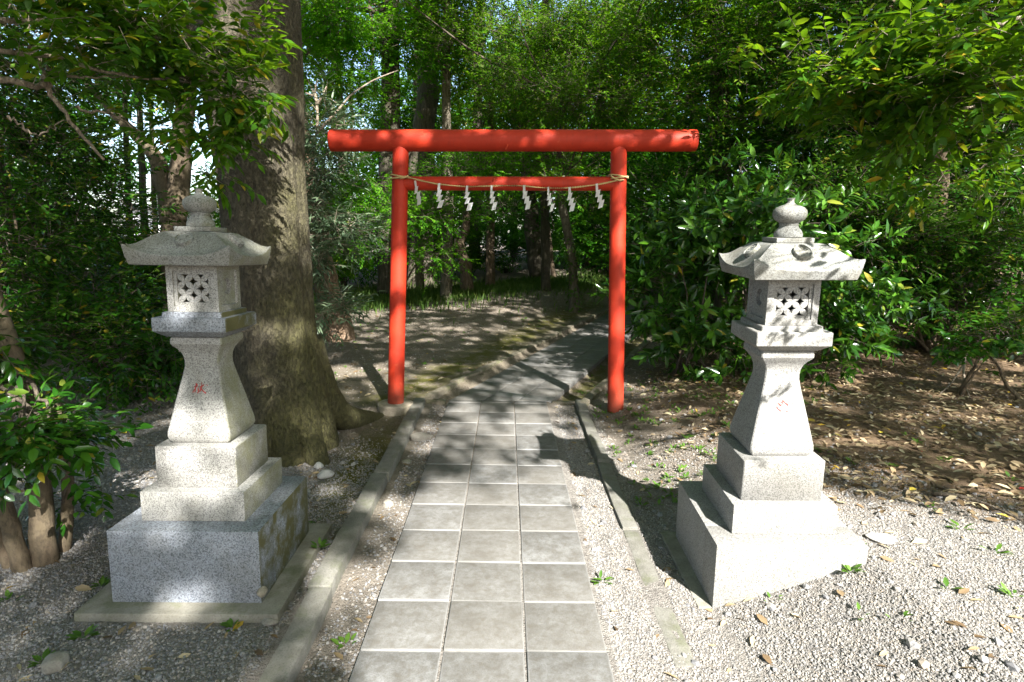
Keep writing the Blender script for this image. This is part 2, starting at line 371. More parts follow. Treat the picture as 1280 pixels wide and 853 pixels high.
M['leaf_red'] = leaf('red_leaf', [(0, (.45, .03, .03)), (1, (.5, .06, .04))], .5, .2, (.5, .05, .03), .3)

# ------------------------------------------------------------------ leaf geometry
def nrm(v): return v / (np.linalg.norm(v, axis=-1, keepdims=True) + 1e-9)
def leaf_geo(P, A, Nn, L, W, full=False, curl=.18):
    S = nrm(np.cross(A, Nn)); N2 = np.cross(S, A); L = L[:, None]; W = W[:, None]; n = len(P)
    if not full:
        V = np.stack([P, P + A * L - N2 * L * curl, P + A * L * .45 - S * W * .5 + N2 * W * .12, P + A * L * .45 + S * W * .5 + N2 * W * .12], 1)
        i = np.arange(n)[:, None] * 4
        T = np.concatenate([i + [0, 3, 1], i + [0, 1, 2]]); return V.reshape(-1, 3), T, None
    def q(t, s, up): return P + A * L * t + S * W * s + N2 * (W * up - L * curl * t * t)
    V = np.stack([q(0, 0, 0), q(.35, 0, 0), q(.72, 0, 0), q(1, 0, 0), q(.33, -.46, .13), q(.70, -.36, .1), q(.33, .46, .13), q(.70, .36, .1)], 1)
    i = np.arange(n)[:, None] * 8
    T = np.concatenate([i + [0, 6, 1], i + [0, 1, 4], i + [2, 7, 3], i + [2, 3, 5]])
    Q = np.concatenate([i + [1, 6, 7, 2], i + [4, 1, 2, 5]])
    return V.reshape(-1, 3), T, Q
def unit_leaf(name, curl, mat):
    V, T, Q = leaf_geo(np.zeros((1, 3)), np.array([[0, 1., 0]]), np.array([[0, 0, 1.]]), np.ones(1), np.ones(1), True, curl)
    V[:, 2] *= .5
    me = np_mesh(name, V, T, Q); me.materials.append(mat); return me
UP = np.array([0, 0, 1.])
def spray(C, D, k, twig, L, W, kind='alt', jit=.35, flat=.7, rng=RNG):
    """leaves along twigs: C start points, D directions; returns P, A, N, L, W"""
    n = len(C); S0 = nrm(np.cross(D, UP) + 1e-4); Pn = nrm(np.cross(S0, D))
    out = []
    tw = twig * rng.uniform(.7, 1.2, (n, 1))
    for i in range(k):
        if kind == 'alt':
            t = (i + .6) / k; side = 1 if i % 2 else -1
            ang = R(52) * (1 - .75 * (i == k - 1))
            A = nrm(D * math.cos(ang) + S0 * side * math.sin(ang) + rng.normal(0, jit * .5, (n, 3)) + np.array([0, 0, -.12]))
            Nn = nrm(Pn * flat + UP * .5 + rng.normal(0, jit, (n, 3)))
        else:
            t = .55 + .45 * (i + .5) / k; ph = i * 2.4 + rng.uniform(0, 6.28, (n, 1)) * .3
            rad = S0 * np.cos(ph) + Pn * np.sin(ph); e = .95 - .6 * i / k
            A = nrm(D * (1 - e * .75) + rad * e + rng.normal(0, jit * .35, (n, 3)) + np.array([0, 0, -.18]))
            Nn = nrm(D * .8 - rad * .1 + UP * .6 + rng.normal(0, jit * .5, (n, 3)))
        P = C + D * tw * t
        out.append((P, A, Nn, L * rng.uniform(.5, 1.2, n), W * rng.uniform(.7, 1.2, n)))
    return [np.concatenate([o[j] for o in out]) for j in range(5)]
def blob_twigs(blobs, n, clump=.32, per=14, out=.6, flat=.25, rng=RNG):
    """twig starts and directions, grouped into clumps spread through the ellipsoids in blobs (cx,cy,cz,rx,ry,rz[,weight])"""
    B = np.array([list(b) + [1.] * (7 - len(b)) for b in blobs], float)
    vol = (B[:, 3] * B[:, 4] * B[:, 5]) ** .8 * B[:, 6]; vol /= vol.sum()
    nc = max(1, n // per); bi = rng.choice(len(B), nc, p=vol)
    d = nrm(rng.normal(size=(nc, 3))); r = rng.uniform(0, 1, (nc, 1)) ** .5
    cc = B[bi, :3] + d * r * B[bi, 3:6]; cd = d
    ci = rng.integers(0, nc, n); s = clump * rng.uniform(.5, 1.3, (nc, 1))
    off = rng.normal(size=(n, 3)) * np.array([1, 1, .45]) * s[ci]
    C = cc[ci] + off
    D = nrm(nrm(off) * .5 + cd[ci] * out + rng.normal(0, .45, (n, 3)) * np.array([1, 1, .5]) + UP * flat * .4)
    return C, D, cc
def twig_geo(mb, C, D, ln, r):
    n = len(C); S = nrm(np.cross(D, UP) + 1e-4); Pn = np.cross(S, D)
    a = C - D * ln * .35; b = C + D * ln
    V = np.stack([a + S * r, a - S * r * .5 + Pn * r, a - S * r * .5 - Pn * r, b], 1).reshape(-1, 3)
    i = np.arange(n)[:, None] * 4
    mb.add(V, np.concatenate([i + [0, 1, 3], i + [1, 2, 3], i + [2, 0, 3]]))
LEAF_MESH = {}
def foliage(root, arrs, mat, full, parts=0, curl=.18, name='foliage'):
    """leaf arrays -> one foliage mesh under root; the leaves that show largest become parts of their own"""
    P, A, Nn, L, W = arrs; off = np.array(root.location)
    keep = np.ones(len(P), bool)
    if parts:
        x, y, zc = to_px(P + A * L[:, None] * .5)
        size = np.where((x > 5) & (x < 1275) & (y > 5) & (y < 848) & (zc > .3), L / np.maximum(zc, .3), 0)
        idx = np.argsort(-size)[:parts]; idx = idx[size[idx] > 0]
        keep[idx] = False
        key = mat.name
        if key not in LEAF_MESH: LEAF_MESH[key] = [unit_leaf('leaf', c, mat) for c in (.1, .22, .34)]
        S = nrm(np.cross(A, Nn)); N2 = np.cross(S, A)
        for j, i in enumerate(idx):
            o = bpy.data.objects.new('leaf', LEAF_MESH[key][j % 3]); COL.objects.link(o); o.parent = root
            m = Matrix.Identity(4)
            for r_ in range(3):
                m[r_][0] = S[i, r_] * W[i]; m[r_][1] = A[i, r_] * L[i]; m[r_][2] = N2[i, r_] * L[i]; m[r_][3] = P[i, r_] - off[r_]
            o.matrix_local = m
    V, T, Q = leaf_geo(P[keep], A[keep], Nn[keep], L[keep], W[keep], full, curl)
    o = link(name, np_mesh(name, V - off, T, Q), mat, root)
    if parts: o['kind'] = 'stuff'
    return o
def trunk_part(root, P, rad, mat, seg=12, rough=.02, name='trunk', n=24, flute=None):
    K = len(P); dense = spline(P, 40 * K); u = np.linspace(0, K - 1, 40 * K)
    dist = np.concatenate([[0], np.cumsum(np.linalg.norm(np.diff(dense, axis=0), axis=1))]); s_ = np.linspace(0, 1, n) ** 1.35 * dist[-1]
    P = np.stack([np.interp(s_, dist, dense[:, j]) for j in range(3)], 1); rad = np.interp(np.interp(s_, dist, u), np.linspace(0, K - 1, len(rad)), rad)
    if flute is None: P = P + np.concatenate([np.zeros((1, 3)), RNG.normal(0, .06, (n - 2, 3)) * rad[1:-1, None], np.zeros((1, 3))])
    mb = MB(); mb.tube(P, rad, seg, rough, True, 0. if flute is None else flute(n, seg))
    return link(name, mb.mesh(name, True, np.array(root.location)), mat, root)
def limbs(root, starts, ends, r0, mat, name='branch', n=9, sag=.12, seg=6):
    for s, e, r in zip(starts, ends, np.broadcast_to(r0, (len(starts),))):
        s, e = np.asarray(s, float), np.asarray(e, float); d = e - s; l = np.linalg.norm(d)
        mid = s + d * .5 + np.array([0, 0, l * sag]) + RNG.normal(0, .06 * l, 3)
        p = bezier([s, mid, e], n); p[1:-1] += RNG.normal(0, .018 * l, (n - 2, 3))
        mb = MB(); mb.tube(p, np.linspace(r, r * .25, n), seg, .05)
        link(name, mb.mesh(name, True, np.array(root.location)), mat, root)
# ================================================================== THE SETTING
# ------------------------------------------------------------------ ground
def axis(a, b, fine0, fine1, step, n_out):
    lo = fine0 - (np.linspace(0, 1, n_out)[1:] ** 2.2)[::-1] * (fine0 - a)
    hi = fine1 + np.linspace(0, 1, n_out)[1:] ** 2.2 * (b - fine1)
    return np.concatenate([lo, np.arange(fine0, fine1 + 1e-6, step), hi])
gx = axis(-90, 90, -4.5, 6.0, .06, 22); gy = axis(-70, 120, .8, 12.4, .06, 26)
X, Y = np.meshgrid(gx, gy); Z = terrain(X, Y)
nx, ny = len(gx), len(gy)
i = (np.arange(ny - 1)[:, None] * nx + np.arange(nx - 1)[None]).ravel()
ground = np_mesh('ground', np.stack([X, Y, Z], -1).reshape(-1, 3), None, np.stack([i, i + 1, i + nx + 1, i + nx], 1), True)
def g_weights(x, y):
    a, b = ramp_ab(x, y)
    fn = fbm(x * 1.6, y * 1.6, 5)
    grav = np.where(x < 0, sstep(5.2, 3.6, y + .4 * (x + 2)) * .9, np.where(x > .72, np.maximum(sstep(3.5, 2.75, y + .25 * (x - .8)), .4 * sstep(5.2, 3.8, y + .9 * (x - .8))), sstep(5.6, 4.6, y))) * .75
    grav = np.where((x > -.9) & (x < -.5), grav * .35, grav); grav = np.maximum(grav, .30 * ((x > -.9) & (x < .75) & (y < 5.4)))
    moss = np.zeros_like(x)
    moss = np.maximum(moss, np.exp(-((b + .95) / .30) ** 2) * (a > -.6) * (a < 7.5) * (b < -.45))
    moss = np.maximum(moss, np.exp(-((x + 1.02) / .2) ** 2 - ((y - 3.9) / .95) ** 2) * 1.1)
    moss = np.maximum(moss, ((b > .44) & (b < .78) & (a > .2)) * .8)
    moss = np.maximum(moss, np.exp(-((x + 1.6) / .8) ** 2 - ((y - 5.9) / .6) ** 2) * .25)
    lit = sstep(.9, 1.8, x) * sstep(2.75, 3.5, y + .25 * (x - .8)) * np.where(y > 5.4, sstep(.8, 1.6, b), 1)
    return grav, np.clip(moss, 0, 1), lit
gw = g_weights(X.ravel(), Y.ravel())
for nm, v in zip(('w_gravel', 'w_moss', 'w_litter'), gw):
    ground.attributes.new(nm, 'FLOAT', 'POINT').data.foreach_set('value', v.astype(np.float32))
g_o = link('ground', ground, M['ground'])
tag(g_o, 'bare brown earth and grit of the shrine clearing under the trees', 'ground', None, 'structure')

# ------------------------------------------------------------------ path of concrete tiles
S = .306; PY0 = 1.974; PYAW = .0119; PX0 = -.0836
path = empty('path', (PX0, PY0, 0), (0, 0, PYAW))
tag(path, 'straight path of square grey concrete tiles in three columns leading to the gateway', 'path', None, 'structure')
def tile_mesh(name, w, l, seed):
    r = random.Random(seed); bm = box_bm(-w / 2, w / 2, -l / 2, l / 2, -.05, 0, .005, 2)
    for v in bm.verts:
        if v.co.z > -.01: v.co.z += r.uniform(-.0006, .0006)
        v.co.x += r.uniform(-.0012, .0012); v.co.y += r.uniform(-.0012, .0012)
    return bm_mesh(name, bm, 50)
tms = [tile_mesh('tile', S - .007, S - .005, k) for k in range(5)]
for k in range(-7, 11):
    for c in (-1, 0, 1):
        o = link('tile', tms[rnd.randrange(5)], M['tile'], path, (c * S * 1.004, (k + .5) * S, rnd.uniform(-.0025, .0025)))
        o.rotation_euler = (rnd.uniform(-.006, .006), rnd.uniform(-.006, .006), rnd.choice((0, 1, 2, 3)) * 0 + rnd.uniform(-.004, .004))
bw = S - .009
def cut_tile(pts):
    bm = bmesh.new(); f = bm.faces.new([bm.verts.new((x, y, -.05)) for x, y in pts][::-1]); ex = bmesh.ops.extrude_face_region(bm, geom=[f])
    bmesh.ops.translate(bm, vec=(0, 0, .05), verts=[v for v in ex['geom'] if isinstance(v, bmesh.types.BMVert)])
    bmesh.ops.recalc_face_normals(bm, faces=bm.faces[:]); bmesh.ops.bevel(bm, geom=bm.edges[:], offset=.003, segments=1, affect='EDGES')
    return bm_mesh('tile', bm, 50)
for c in (-1, 0, 1):                                                            # short closing row at the bend
    l1 = 5.425 - PY0 - 11 * S
    link('tile', cut_tile([(-bw / 2, 0), (bw / 2, 0), (bw / 2, l1 - .003), (-bw / 2, l1 - .003)]), M['tile'], path, (c * S, 11 * S + .002, 0))
ramp = empty('path', (*RAMP_O, 0), (math.atan(.016), 0, -RA))
tag(ramp, 'paved path turning right beyond the red gateway and running up into the wood', 'path', None, 'structure')
rl = .306; rw = .293
rms = [tile_mesh('tile', rw - .005, rl - .003, 50 + k) for k in range(4)]
for c in (-1, 0, 1):                                                            # first row cut to the mitre of the bend
    x0, x1 = c * rw - rw / 2 + .0025, c * rw + rw / 2 - .0025
    link('tile', cut_tile([(x0 - c * rw, .396 * x0 + .004), (x1 - c * rw, .396 * x1 + .004), (x1 - c * rw, .297), (x0 - c * rw, .297)]), M['tile'], ramp, (c * rw, 0, 0))
for k in range(0, 27):
    for c in (-1, 0, 1):
        o = link('tile', rms[rnd.randrange(4)], M['tile'], ramp, (c * rw, .30 + (k + .5) * rl, rnd.uniform(-.0015, .0015)))
        o.rotation_euler = (rnd.uniform(-.003, .003), rnd.uniform(-.003, .003), 0)

# ------------------------------------------------------------------ kerbs
def kerb(label, p0, p1, width, top, depth, piece, mat, wob=.006, chip=.004, rise=0.):
    p0, p1 = np.array(p0), np.array(p1); d = p1 - p0; Lk = np.linalg.norm(d); u = d / Lk
    root = empty('kerb', (p0[0], p0[1], top), (0, 0, math.atan2(u[1], u[0])))
    tag(root, label, 'kerb', None, 'structure'); x = 0.
    while x < Lk - .05:
        l = min(piece * rnd.uniform(.85, 1.15), Lk - x)
        bm = box_bm(0, l - .006, -width / 2, width / 2, -depth, 0, .007, 2)
        bmesh.ops.subdivide_edges(bm, edges=[e for e in bm.edges if abs(e.verts[0].co.x - e.verts[1].co.x) > .1], cuts=7)
        for v in bm.verts:
            n = vnoise(np.array([(x + v.co.x) * 9]), np.array([v.co.y * 22 + v.co.z * 7]), 4)[0] - .5
            v.co.y += n * chip * 2; v.co.z += (n * chip if v.co.z > -.02 else 0)
        link('kerb_stone', bm_mesh('kerb_stone', bm, 45), mat, root, (x, rnd.uniform(-wob, wob), rise * (x + l / 2) + rnd.uniform(-wob, wob) * .5))
        x += l
kerb('long mossy concrete kerb between the tiled path and the lantern with the clear red character', (-.772, 1.0), (-.842, 5.36), .098, .035, .16, 1.15, M['kerb'])
kerb('narrow concrete kerb on the lantern side of the path opposite, sinking into pale gravel', (.655, 1.93), (.640, 5.42), .085, -.020, .15, 1.05, M['kerb'], .005, .004, .014)
def rp(a, b): return tuple(RAMP_O + RAMP_U * a + RAMP_N * b)
kerb('rough crumbling kerb holding back the mossy bank beside the rising path', rp(-.28, -.62), rp(8.6, -.525), .08, .05, .2, .62, M['kerb_old'], .012, .010, .016)
kerb('worn outer kerb beyond the mossy gutter under the broad-leaved bushes', rp(.15, .755), rp(6.6, .78), .075, .03, .18, .6, M['kerb_old'], .010, .008, .016)
kerb('short cross kerb closing the mossy gutter by the gateway post', (.39, 5.475), (.62, 5.50), .05, -.012, .12, .3, M['kerb_old'], .004, .006)
kerb('short rough kerb end joining the path bend to the long kerb', (-.79, 5.40), (-.60, 5.36), .06, .012, .12, .25, M['kerb_old'], .004, .008)

# ------------------------------------------------------------------ scattered stones by geometry nodes
def gn_scatter(name, P, scl, rot, mat, label, cat):
    me = np_mesh(name, P); n = len(P)
    me.attributes.new('scl', 'FLOAT_VECTOR', 'POINT').data.foreach_set('vector', scl.astype(np.float32).ravel())
    me.attributes.new('rot', 'FLOAT_VECTOR', 'POINT').data.foreach_set('vector', rot.astype(np.float32).ravel())
    o = bpy.data.objects.new(name, me); COL.objects.link(o); me.materials.append(mat)
    ng = bpy.data.node_groups.new(name, 'GeometryNodeTree')
    ng.interface.new_socket('Geometry', in_out='INPUT', socket_type='NodeSocketGeometry')
    ng.interface.new_socket('Geometry', in_out='OUTPUT', socket_type='NodeSocketGeometry')
    N = ng.nodes; gi = N.new('NodeGroupInput'); go = N.new('NodeGroupOutput')
    ico = N.new('GeometryNodeMeshIcoSphere'); ico.inputs['Radius'].default_value = 1; ico.inputs['Subdivisions'].default_value = 1
    sm = N.new('GeometryNodeSetMaterial'); sm.inputs['Material'].default_value = mat
    ip = N.new('GeometryNodeInstanceOnPoints')
    a1 = N.new('GeometryNodeInputNamedAttribute'); a1.data_type = 'FLOAT_VECTOR'; a1.inputs[0].default_value = 'scl'
    a2 = N.new('GeometryNodeInputNamedAttribute'); a2.data_type = 'FLOAT_VECTOR'; a2.inputs[0].default_value = 'rot'
    e2r = N.new('FunctionNodeEulerToRotation'); Lk = ng.links.new
    Lk(gi.outputs[0], ip.inputs['Points']); Lk(ico.outputs[0], sm.inputs[0]); Lk(sm.outputs[0], ip.inputs['Instance'])
    Lk(a1.outputs[0], ip.inputs['Scale']); Lk(a2.outputs[0], e2r.inputs[0]); Lk(e2r.outputs[0], ip.inputs['Rotation']); Lk(ip.outputs[0], go.inputs[0])
    md = o.modifiers.new('scatter', 'NODES'); md.node_group = ng
    tag(o, label, cat, None, 'stuff'); return o
def keep_off(x, y):
    """False where the path, kerbs, footings or lanterns stand"""
    a, b = ramp_ab(x, y)
    k = ~((x > -.55) & (x < .385) & (y < 5.5)) & ~((np.abs(b) < .45) & (a > -.1))
    k &= ~((x > -.90) & (x < -.72) & (y < 5.4)) & ~((x > .59) & (x < .70) & (y > 2.0) & (y < 5.4))
    k &= ~((x > -1.77) & (x < -.98) & (y > 2.15) & (y < 2.95)) & ~((x > .86) & (x < 1.48) & (y > 2.26) & (y < 2.87))
    k &= ~((b < -.48) & (b > -.66) & (a > -.3)) & ~((b > .7) & (b < .82) & (a > 0))
    return k & (np.hypot(x + .985, y - 5.12) > .16)
def pebbles(name, n, x0, x1, y0, y1, prob, smin, smax, mat, label, cat, flat=(.45, .8)):
    x = RNG.uniform(x0, x1, n); y = y0 + (y1 - y0) * RNG.uniform(0, 1, n) ** 1.25
    k = keep_off(x, y) & (RNG.uniform(0, 1, n) < prob(x, y)); x, y = x[k], y[k]; n = len(x)
    s = smin + (smax - smin) * RNG.uniform(0, 1, n) ** 2.6
    scl = np.stack([s, s * RNG.uniform(.6, 1., n), s * RNG.uniform(*flat, n)], 1)
    rot = np.stack([RNG.normal(0, .35, n), RNG.normal(0, .35, n), RNG.uniform(0, 6.28, n)], 1)
    return gn_scatter(name, np.stack([x, y, terrain(x, y) + s * .18], 1), scl, rot, mat, label, cat)
def p_grav(x, y):
    g = g_weights(x, y)[0] / .75; return np.clip(g * 1.25 - .10 + .8 * (fbm(x * 2.2, y * 2.2, 21) - .5), 0, 1)
pebbles('gravel', 130000, -3.6, .45, 1.55, 5.6, p_grav, .0034, .0088, M['pebble'], 'loose blue-grey crushed gravel around the lantern by the huge trunk', 'gravel')
pebbles('gravel', 230000, .38, 4.2, 1.55, 5.4, p_grav, .0026, .0072, M['pebble_pale'], 'fine pale gravel around the sunlit lantern and beside the path', 'gravel')
pebbles('gravel', 1500, -3.4, 4.0, 1.55, 5.2, lambda x, y: .25 + .5 * p_grav(x, y), .010, .026, M['pebble'], 'larger grey stones mixed among the loose gravel', 'gravel')
pebbles('gravel', 60000, -7, 4.5, 3.6, 13, lambda x, y: np.clip(.75 - g_weights(x, y)[1], .05, 1) * (1 - .8 * g_weights(x, y)[2]), .005, .014, M['pebble_brown'], 'fine brown grit scattered over the earth behind the gateway', 'gravel')

# fallen leaves
def litter(name, n, x0, x1, y0, y1, prob, L0, L1, mat, label, lift=.012, power=1.2):
    x = RNG.uniform(x0, x1, n); y = y0 + (y1 - y0) * RNG.uniform(0, 1, n) ** power
    k = keep_off(x, y) & (RNG.uniform(0, 1, n) < prob(x, y)); x, y = x[k], y[k]; n = len(x)
    th = RNG.uniform(0, 6.28, n); A = nrm(np.stack([np.cos(th), np.sin(th), RNG.normal(.05, .22, n)], 1))
    Nn = nrm(np.stack([RNG.normal(0, .3, n), RNG.normal(0, .3, n), np.ones(n)], 1))
    L = RNG.uniform(L0, L1, n); W = L * RNG.uniform(.3, .5, n)
    P = np.stack([x, y, terrain(x, y) + RNG.uniform(.002, lift, n)], 1) - A * L[:, None] * .5
    V, T, Q = leaf_geo(P, A, Nn, L, W, True, .12)
    o = link(name, np_mesh(name, V, T, Q), mat); tag(o, label, 'fallen leaves', None, 'stuff'); return o
def p_lit(x, y):
    l = g_weights(x, y)[2]; return np.clip(l * (.35 + 1.1 * sstep(.25, .6, fbm(x * 1.1, y * 1.1, 31))), 0, 1)
litter('leaf_litter', 36000, .8, 9.5, 2.5, 11, p_lit, .03, .075, M['litter'], 'thick carpet of dry brown fallen leaves beneath the shady bushes', .035, 1.1)
litter('leaf_litter', 2600, -6, 4.0, 5.3, 13, lambda x, y: .5 + 0 * x, .04, .09, M['litter'], 'thin scatter of dry leaves on the earth bank behind the gateway')
litter('leaf_litter', 1700, -3.2, 3.6, 1.6, 5.3, lambda x, y: .55 + 0 * x, .03, .075, M['litter'], 'few dry leaves dropped on the gravel around the lanterns')

# grass and weeds
def tufts(name, n, sampler, h0, h1, wd, mat, label, cat, lean=.5):
    x, y = sampler(n); n = len(x); th = RNG.uniform(0, 6.28, n); l = np.abs(RNG.normal(0, lean, n))
    A = nrm(np.stack([np.cos(th) * l, np.sin(th) * l, np.ones(n)], 1)); Nn = nrm(np.stack([np.cos(th), np.sin(th), -l], 1))
    L = RNG.uniform(h0, h1, n); P = np.stack([x, y, terrain(x, y) - .004], 1)
    V, T, _ = leaf_geo(P, A, Nn, L, L * wd, False, .25)
    o = link(name, np_mesh(name, V, T), mat); tag(o, label, cat, None, 'stuff')
def s_grass(n):
    t = RNG.uniform(0, 1, n); x = -6.5 + 9.8 * t; y = 9.6 + 6.0 * t + RNG.normal(0, .55, n) + 1.0 * (fbm(x * .9, 0 * x, 77) - .5)
    k = RNG.uniform(0, 1, n) < .35 + .9 * fbm(x * 2.2, y * 2.2, 13); x, y = x[k], y[k]
    return x, y
tufts('grass', 26000, s_grass, .05, .15, .08, M['grass'], 'band of bright green grass along the foot of the wood', 'grass')
def s_grass2(n):
    c = at_z(470, 392, .05); x = c[0] + RNG.normal(0, 1.3, n); y = c[1] + 1 + RNG.normal(0, .9, n); k = RNG.uniform(0, 1, n) < fbm(x * 1.6, y * 1.6, 14) * 1.3 - .1
    return x[k], y[k]
tufts('grass', 9000, s_grass2, .05, .20, .08, M['grass'], 'sunlit patch of grass beside the leaning reddish trunk', 'grass')
def weed_geo(cx, cy, n, rad, L0, L1):
    th = RNG.uniform(0, 6.28, n); r = rad * RNG.uniform(0, 1, n) ** .7; x = cx + np.cos(th) * r; y = cy + np.sin(th) * r
    A = nrm(np.stack([np.cos(th), np.sin(th), RNG.uniform(.3, 1.4, n)], 1)); Nn = nrm(np.stack([-np.cos(th) * .4, -np.sin(th) * .4, np.ones(n)], 1))
    L = RNG.uniform(L0, L1, n); return np.stack([x, y, terrain(x, y) + RNG.uniform(0, rad * .5, n)], 1), A, Nn, L, L * RNG.uniform(.35, .55, n)
def weeds(name, n, x0, x1, y0, y1, prob, label, k=7, L=(.018, .045)):
    x = RNG.uniform(x0, x1, n); y = RNG.uniform(y0, y1, n); m = keep_off(x, y) & (RNG.uniform(0, 1, n) < prob(x, y)); out = []
    for a, b in zip(x[m], y[m]): out.append(weed_geo(a, b, rnd.randint(4, k + 3), rnd.uniform(.012, .035), *L))
    V, T, Q = leaf_geo(*[np.concatenate([o[j] for o in out]) for j in range(5)], True, .2)
    o = link(name, np_mesh(name, V, T, Q), M['weed']); tag(o, label, 'weeds', None, 'stuff')
weeds('weeds', 900, .72, 3.4, 3.2, 6.6, lambda x, y: np.clip(1.5 * fbm(x * 1.9, y * 1.9, 41) - .35, 0, 1) * sstep(3.1, 1.4, x), 'small bright green weeds sprouting from the gravel between kerb and bushes')
weeds('weeds', 130, -2.6, 3.4, 1.7, 3.6, lambda x, y: .35 + 0 * x, 'sparse green seedlings dotted through the gravel')
weeds('weeds', 900, -3.2, 3.2, 5.6, 11, lambda x, y: np.clip(1.4 * fbm(x * 1.3, y * 1.3, 43) - .5, 0, 1), 'low green weeds creeping over the mossy bank')
for (px, py), lb in {(1190 / 3.765 + 90 - 6, 683): 'green weed growing out of the concrete footing beside the lantern', (1057, 768): 'trailing green weed on the sunlit gravel before the pale lantern', (290, 772): 'tiny bright weed in front of the concrete footing',
                     (125, 722): 'small weed with yellow leaves beside the dark lantern base', (104, 785): 'little weed at the corner of the concrete footing', (52, 815): 'weed tuft in grey gravel above the round stone'}.items():
    p = at_z(px, py, .0); z = tz(p[0], p[1])
    W_ = weed_geo(p[0], p[1], 18, .018, .022, .05); V, T, Q = leaf_geo(*W_, True, .2)
    o = link('weed', np_mesh('weed', V - np.array([p[0], p[1], z]), T, Q), M['weed'], None, (p[0], p[1], z + (.035 if 'out of' in lb else 0))); tag(o, lb, 'weed')

# loose stones that stand out
def stone(px, py, sx, sy, sz, mat, label, seed, rotz=0., z=None):
    p = at_z(px, py, -.02); z = tz(p[0], p[1]) if z is None else z
    bm = bmesh.new(); bmesh.ops.create_icosphere(bm, subdivisions=3, radius=1); r = random.Random(seed); ph = [r.uniform(0, 6) for _ in range(6)]
    for v in bm.verts:
        c = v.co.copy(); n = 1 + .13 * math.sin(c.x * 2.3 + ph[0]) + .12 * math.sin(c.y * 2.9 + ph[1]) + .09 * math.sin(c.z * 4 + ph[2]) + .05 * math.sin(c.x * 6 + c.y * 5 + ph[3])
        v.co = Vector((c.x * n * sx, c.y * n * sy, c.z * n * sz))
    o = link('stone', bm_mesh('stone', bm, 40), mat, None, (p[0], p[1], z + sz * .45)); o.rotation_euler = (0, 0, rotz); tag(o, label, 'stone')
stone(67, 827, .050, .036, .030, M['stone'], 'rounded brown stone lying in the grey gravel away from the lantern', 1, .3)
stone(1091, 741, .055, .042, .018, M['stone_white'], 'flat pale rock at the foot of the sunlit lantern base', 2, -.3)
stone(406, 590, .055, .038, .028, M['stone_white'], 'broken white stone on the dark earth by the big trunk', 3, .7)
stone(398, 580, .030, .026, .024, M['stone_white'], 'small white chip behind the broken white stone', 4, .2)
stone(527, 548, .095, .062, .032, M['stone'], 'large flat tan stone set between the kerb and the path', 5, .2)
stone(508, 578, .032, .024, .022, M['footing'], 'small blue-grey stone in the strip beside the path', 6)
stone(485, 631, .032, .026, .02, M['stone'], 'dark rounded pebble on bare earth beside the path', 7)
stone(328, 757, .022, .02, .022, M['pedestal'], 'little brown stone on the corner of the concrete footing', 8, 0, .03)
stone(339, 771, .032, .026, .016, M['stone'], 'pale flat stone between the footing and the kerb', 9)
stone(660, 331, .0, .0, .0, M['stone'], '', 9) if False else None
stone(1005, 452, .11, .07, .08, M['kerb_old'], 'dark round stone under the broad-leaved bush behind the pale lantern', 10, .4, tz(*at_z(1005, 460, .1)[:2]))
def fallen(px, py, lf, w, mat, label, rot):
    p = at_z(px, py, 0.); z = tz(p[0], p[1])
    V, T, Q = leaf_geo(np.array([[-lf / 2, 0, 0]]), np.array([[1., 0, .05]]), np.array([[0, 0, 1.]]), np.array([lf]), np.array([w]), True, .15)
    o = link('fallen_leaf', np_mesh('fallen_leaf', V, T, Q), mat, None, (p[0], p[1], z + .022)); o.rotation_euler = (.15, -.1, rot); tag(o, label, 'leaf')
fallen(1133, 672, .055, .03, M['leaf_yellow'], 'yellow fallen leaf beside two red ones on the brown litter', .4)
fallen(1144, 616, .05, .018, M['leaf_red'], 'red fallen leaf lying on brown litter beside the pale lantern', 1.2)
fallen(1268, 672, .05, .022, M['leaf_red'], 'red fallen leaf near the long dead stick', .2)
fallen(1242, 709, .05, .034, M['leaf_yellow'], 'yellow fallen leaf at the edge of the sunlit gravel', 2.2)
fallen(1095, 588, .05, .03, M['leaf_yellow'], 'yellow fallen leaf right behind the sunlit lantern steps', .9)
def sticks(name, runs, r, mat, label, cat):
    c = np.array(runs[0][0]); root = c.copy(); mb = MB()
    for k, P in enumerate(runs): mb.tube(spline(P, 8), np.linspace(r, r * .4, 8) * (1 if k == 0 else .7), 6, .06)
    o = link(name, mb.mesh(name, True, root), mat, None, tuple(root)); tag(o, label, cat)
g = lambda px, py, h=.02: (lambda p: (p[0], p[1], tz(p[0], p[1]) + h))(at_z(px, py, .12))
sticks('fallen_branch', [[g(1207, 466, .30), g(1200, 488, .16), g(1203, 505, .04), g(1209, 523, .02)], [g(1201, 487, .16), g(1185, 505, .06), g(1172, 515, .02)]], .014, M['twig'], 'pale forked dead twig standing on the brown leaf litter', 'branch')
sticks('fallen_branch', [[g(1160, 650), g(1195, 657, .03), g(1230, 668, .03), g(1275, 690)]], .013, M['twig_dark'], 'long dark stick lying across the brown litter near the sunlit gravel', 'branch')

